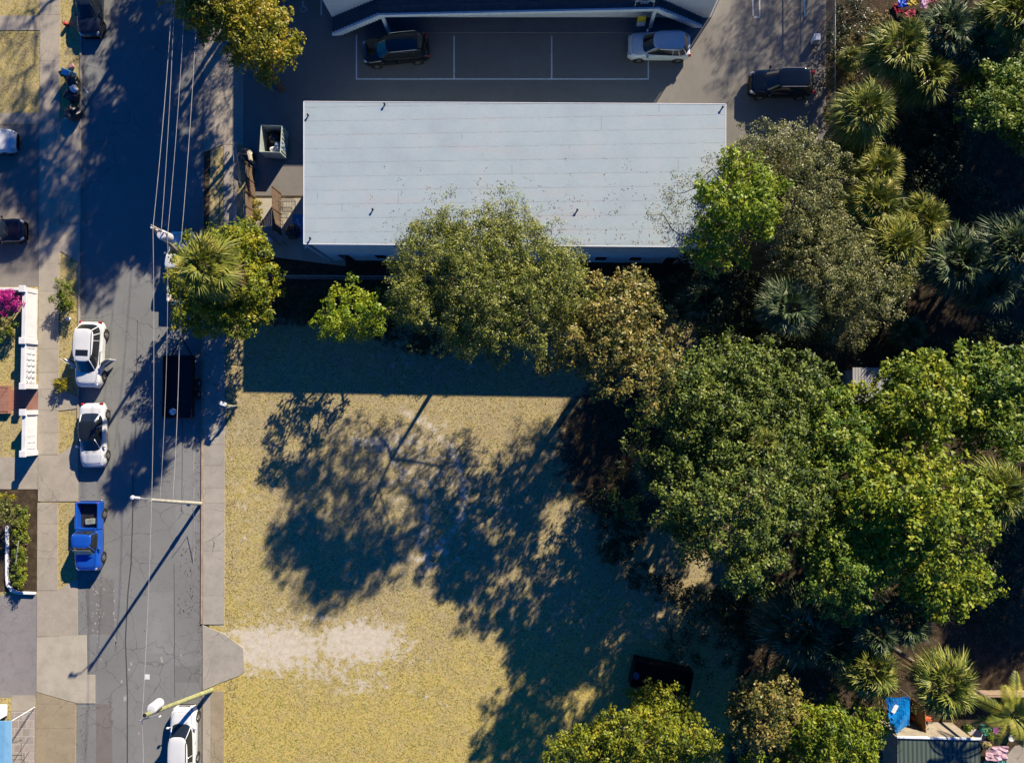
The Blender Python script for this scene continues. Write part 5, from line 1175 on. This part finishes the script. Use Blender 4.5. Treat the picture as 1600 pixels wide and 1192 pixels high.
struct(MB().prism(pp([(1585, 1165), (1700, 1150), (1700, 1300), (1570, 1300), (1572, 1180)]), -.05, .03).build('yard_paving', CONC))
wplank('timber_plank', 'long brown plank lying on the white yard slab, left one', [(1450, 1137), (1453, 1136), (1471, 1151), (1467, 1152)], .12, WOODB, g='planks on the yard slab')
wplank('timber_plank', 'long brown plank lying on the white yard slab, right one', [(1459, 1136), (1462, 1135), (1480, 1150), (1476, 1151)], .12, WOODB, g='planks on the yard slab')
wplank('grey_mat', 'grey flat mat beside the orange brown fence', [(1437, 1127), (1452, 1127), (1454, 1136), (1438, 1136)], .08, simple('grey_mat', (.3, .27, .26), .8), cat='mat')
o = MB().box(P(1440, 1122, .25), (1.35, .28, .35), -.03, bev=.04).build('planter_trough', simple('terracotta', (.45, .10, .04), .7)); tag(o, 'terracotta trough against the orange brown fence', 'planter')
rj = random.Random(12)
cols_ = [('teal', (.05, .30, .28)), ('cream', (.50, .44, .32)), ('dark', (.03, .03, .03)), ('pink', (.5, .22, .28)), ('rust', (.28, .10, .05)), ('white', (.6, .6, .6)), ('moss', (.12, .16, .05)), ('purple', (.2, .06, .2))]
def pot(label, px, py, r, c, leaf=None, g='potted plants and buckets in the yard'):
    p = P(px, py); t = empty('plant_pot', p); tag(t, label, 'pot', g)
    MB().lathe([(0, .02), (r*.7, 0), (r, r*1.5), (r*1.1, r*1.5), (r*1.1, r*1.65), (r*.92, r*1.65), (r*.88, r*1.45), (0, r*1.4)], (0, 0, 0), 'Z', 14).build('pot', c, t)
    if leaf:
        rs = np.random.RandomState(int(px)); V = leaves(np.array([[0, 0, r*1.9], [r*.4, 0, r*1.7], [-r*.4, r*.2, r*1.8]]), 34, r*1.1, .14, rs); mesh_obj('foliage', V, quads(V), leaf, t)
mk = lambda n: simple(n+'_plastic', dict(cols_)[n], .55, 0, .2, 4, .1)
for a in [('teal pot nearest the white gutter', 1492, 1148, .24, mk('teal'), None), ('cream bucket among the yard clutter', 1503, 1142, .2, mk('cream'), L_MG), ('terracotta pot with a leafy plant near the house gutter', 1512, 1150, .25, mk('rust'), L_RUST),
          ('dark pot behind the cream bucket', 1508, 1133, .24, mk('dark'), L_MG), ('teal tub under the feather palm', 1534, 1136, .32, mk('teal'), L_MG), ('purple tub with pale rim left of the feather palm', 1552, 1135, .3, mk('purple'), None),
          ('cream pot at the corner of the corrugated roof', 1536, 1160, .28, mk('cream'), L_RUST), ('moss green pot on the yard slab', 1482, 1141, .22, mk('moss'), L_YG), ('small white pot at the lower right corner paving', 1576, 1150, .2, mk('white'), None),
          ('rust coloured pot between the teal tub and the purple tub', 1543, 1148, .22, mk('rust'), L_MG)]: pot(*a)
def cloth(name, label, pts, z, m, seed, cat='cloth', g=None):
    rs = np.random.RandomState(seed); a, b, c, d = [P(*q, z) for q in pts]; n = 7; V = []; Fc = []
    for i in range(n+1):
        for j in range(n+1):
            p = a.lerp(b, j/n).lerp(d.lerp(c, j/n), i/n); p.z += rs.uniform(0, .14); p.x += rs.uniform(-.05, .05); p.y += rs.uniform(-.05, .05); V.append(p)
    for i in range(n):
        for j in range(n): Fc.append((i*(n+1)+j, i*(n+1)+j+1, (i+1)*(n+1)+j+1, (i+1)*(n+1)+j))
    k = len(V); V += [Vector((p.x, p.y, p.z-.03)) for p in V]; Fc += [tuple(q+k for q in f[::-1]) for f in Fc]
    o = MB().add(V, Fc).build(name, m); tag(o, label, cat, g)
cloth('pink_blanket', 'pink and white crumpled cloth beside the corrugated roof', [(1540, 1166), (1575, 1164), (1572, 1186), (1538, 1188)], .5, simple('pink_white_cloth', (.50, .33, .38), .8, 0, .5, 6, .4), 3, 'blanket')
cloth('teal_sheet', 'teal crumpled sheet at the bottom edge right of the corrugated roof', [(1536, 1188), (1570, 1188), (1572, 1215), (1536, 1215)], .3, mk('teal'), 4, 'sheet')
# clutter at the top right
G_ = 'colourful clutter at the top right'
cloth('blue_tarp', 'royal blue crumpled tarp in the colourful clutter at the top', [(1404, -8), (1416, -8), (1418, 12), (1402, 12)], .4, simple('royal_blue_cloth', (.01, .08, .55), .5), 5, 'tarp', G_)
cloth('red_cloth', 'dark red cloth below the royal blue tarp', [(1395, 6), (1404, 10), (1412, 22), (1398, 20)], .35, simple('crimson_cloth', (.35, .01, .04), .7), 6, 'cloth', G_)
cloth('red_cloth', 'red and pink cloth right of the dark red one', [(1412, 16), (1428, 16), (1430, 27), (1414, 27)], .4, simple('red_pink_cloth', (.45, .06, .10), .7, 0, .6, 8, .3), 7, 'cloth', G_)
cloth('pink_cloth', 'pale pink cloth at the right of the clutter', [(1438, 0), (1450, -4), (1448, 16), (1438, 14)], .5, simple('pale_pink_cloth', (.6, .35, .48), .8, 0, .3, 8, .3), 8, 'cloth', G_)
cloth('pink_cloth', 'rose red cloth at the top edge near the greyish palm', [(1450, -8), (1464, -6), (1462, 4), (1450, 4)], .5, simple('rose_cloth', (.5, .12, .15), .8), 9, 'cloth', G_)
cloth('yellow_cloth', 'yellow cloth between the royal blue tarp and the pale pink cloth', [(1416, 4), (1432, -4), (1436, 6), (1420, 12)], .55, simple('mustard_cloth', (.42, .32, .06), .8), 10, 'cloth', G_)
cloth('orange_cloth', 'small orange cloth lowest in the clutter', [(1424, 27), (1430, 27), (1430, 36), (1422, 36)], .35, simple('orange_cloth', (.55, .22, .03), .8), 11, 'cloth', G_)
# bottom-left patio
t = empty('shade_canopy', P(0, 1160)); tag(t, 'sky blue canopy at the lower left edge', 'canopy')
q = [P(-120, 1126, 2.4), P(18, 1126, 2.4), P(19, 1330, 2.4), P(-120, 1330, 2.4)]; MB().prism(q, 2.36, 2.42).build('top', ribmat('sky_blue_canopy_cloth', (.16, .38, .60), (.22, .45, .66), .8), t, True)
for a in q: MB().tube([(a.x, a.y, 0), (a.x, a.y, 2.36)], .03, 6).build('leg', WHITEP, t, True)
o = MB().box(P(-8, 1116, .9), (.7, .85, 1.7), bev=.06).build('white_cabinet', WHITEP); tag(o, 'white cabinet above the sky blue canopy at the left edge', 'cabinet')
t = empty('clothes_rack', P(48, 1112)); tag(t, 'thin metal clothes frame on the tiled patio', 'rack'); m = MB()
for y in (1113, 1150, 1172): a = P(47, y); m.tube([a, a+Vector((0, 0, 1.6))], .02, 6)
m.tube([P(47, 1113, 1.6), P(18, 1123, 1.6)], .012, 5)
for y in (1154, 1161, 1168): m.tube([P(20, y, 1.0), P(46, y, 1.0)], .012, 5)
m.tube([P(46, 1150, 1.0), P(46, 1175, 1.0)], .012, 5); m.tube([P(47, 1113, 1.6), P(47, 1150, 1.6), P(47, 1172, 1.6)], .012, 5)
m.build('frame', GALV, t, True)
# ------------------------------------------------------------------ fallen leaves on the roof and along the kerbs
rs = np.random.RandomState(31); pts = []
for i in range(420):
    cx_, cy_ = (760, 350) if i % 3 else (1060, 330)
    x, y = rs.normal(cx_, 90), min(378, rs.normal(cy_, 34))
    if 480 < x < 1125 and y > 170: pts.append(np.array(P(x, y, 5.72)))
V = leaves(np.array(pts), 3, .25, .10, rs); V[:, 2] = 5.706+np.abs(V[:, 2]-5.72)*.05
o = mesh_obj('roof_leaves', V, quads(V), L_DEAD); tag(o, 'dry leaves blown over the white roof beside the trees', 'leaf litter', None, 'stuff')
pts = []
for i in range(520):
    y = rs.uniform(-40, 1200); s_ = rs.rand() < .5
    x = (rs.normal(312, 2.5) if s_ else rs.normal(129, 3)); pts.append(np.array(P(x, y, .02)))
for i in range(260): pts.append(np.array(P(rs.uniform(60, 120), rs.uniform(0, 1190), .06)))
for i in range(200): pts.append(np.array(P(rs.uniform(352, 366), rs.uniform(600, 1190), .06)))
V = leaves(np.array(pts), 4, .30, .09, rs); V[:, 2] = .012+np.abs(V[:, 2])*.10
o = mesh_obj('gutter_leaves', V, quads(V), L_DEAD); tag(o, 'scattered leaves and grit along both kerbs of the street', 'leaf litter', None, 'stuff')
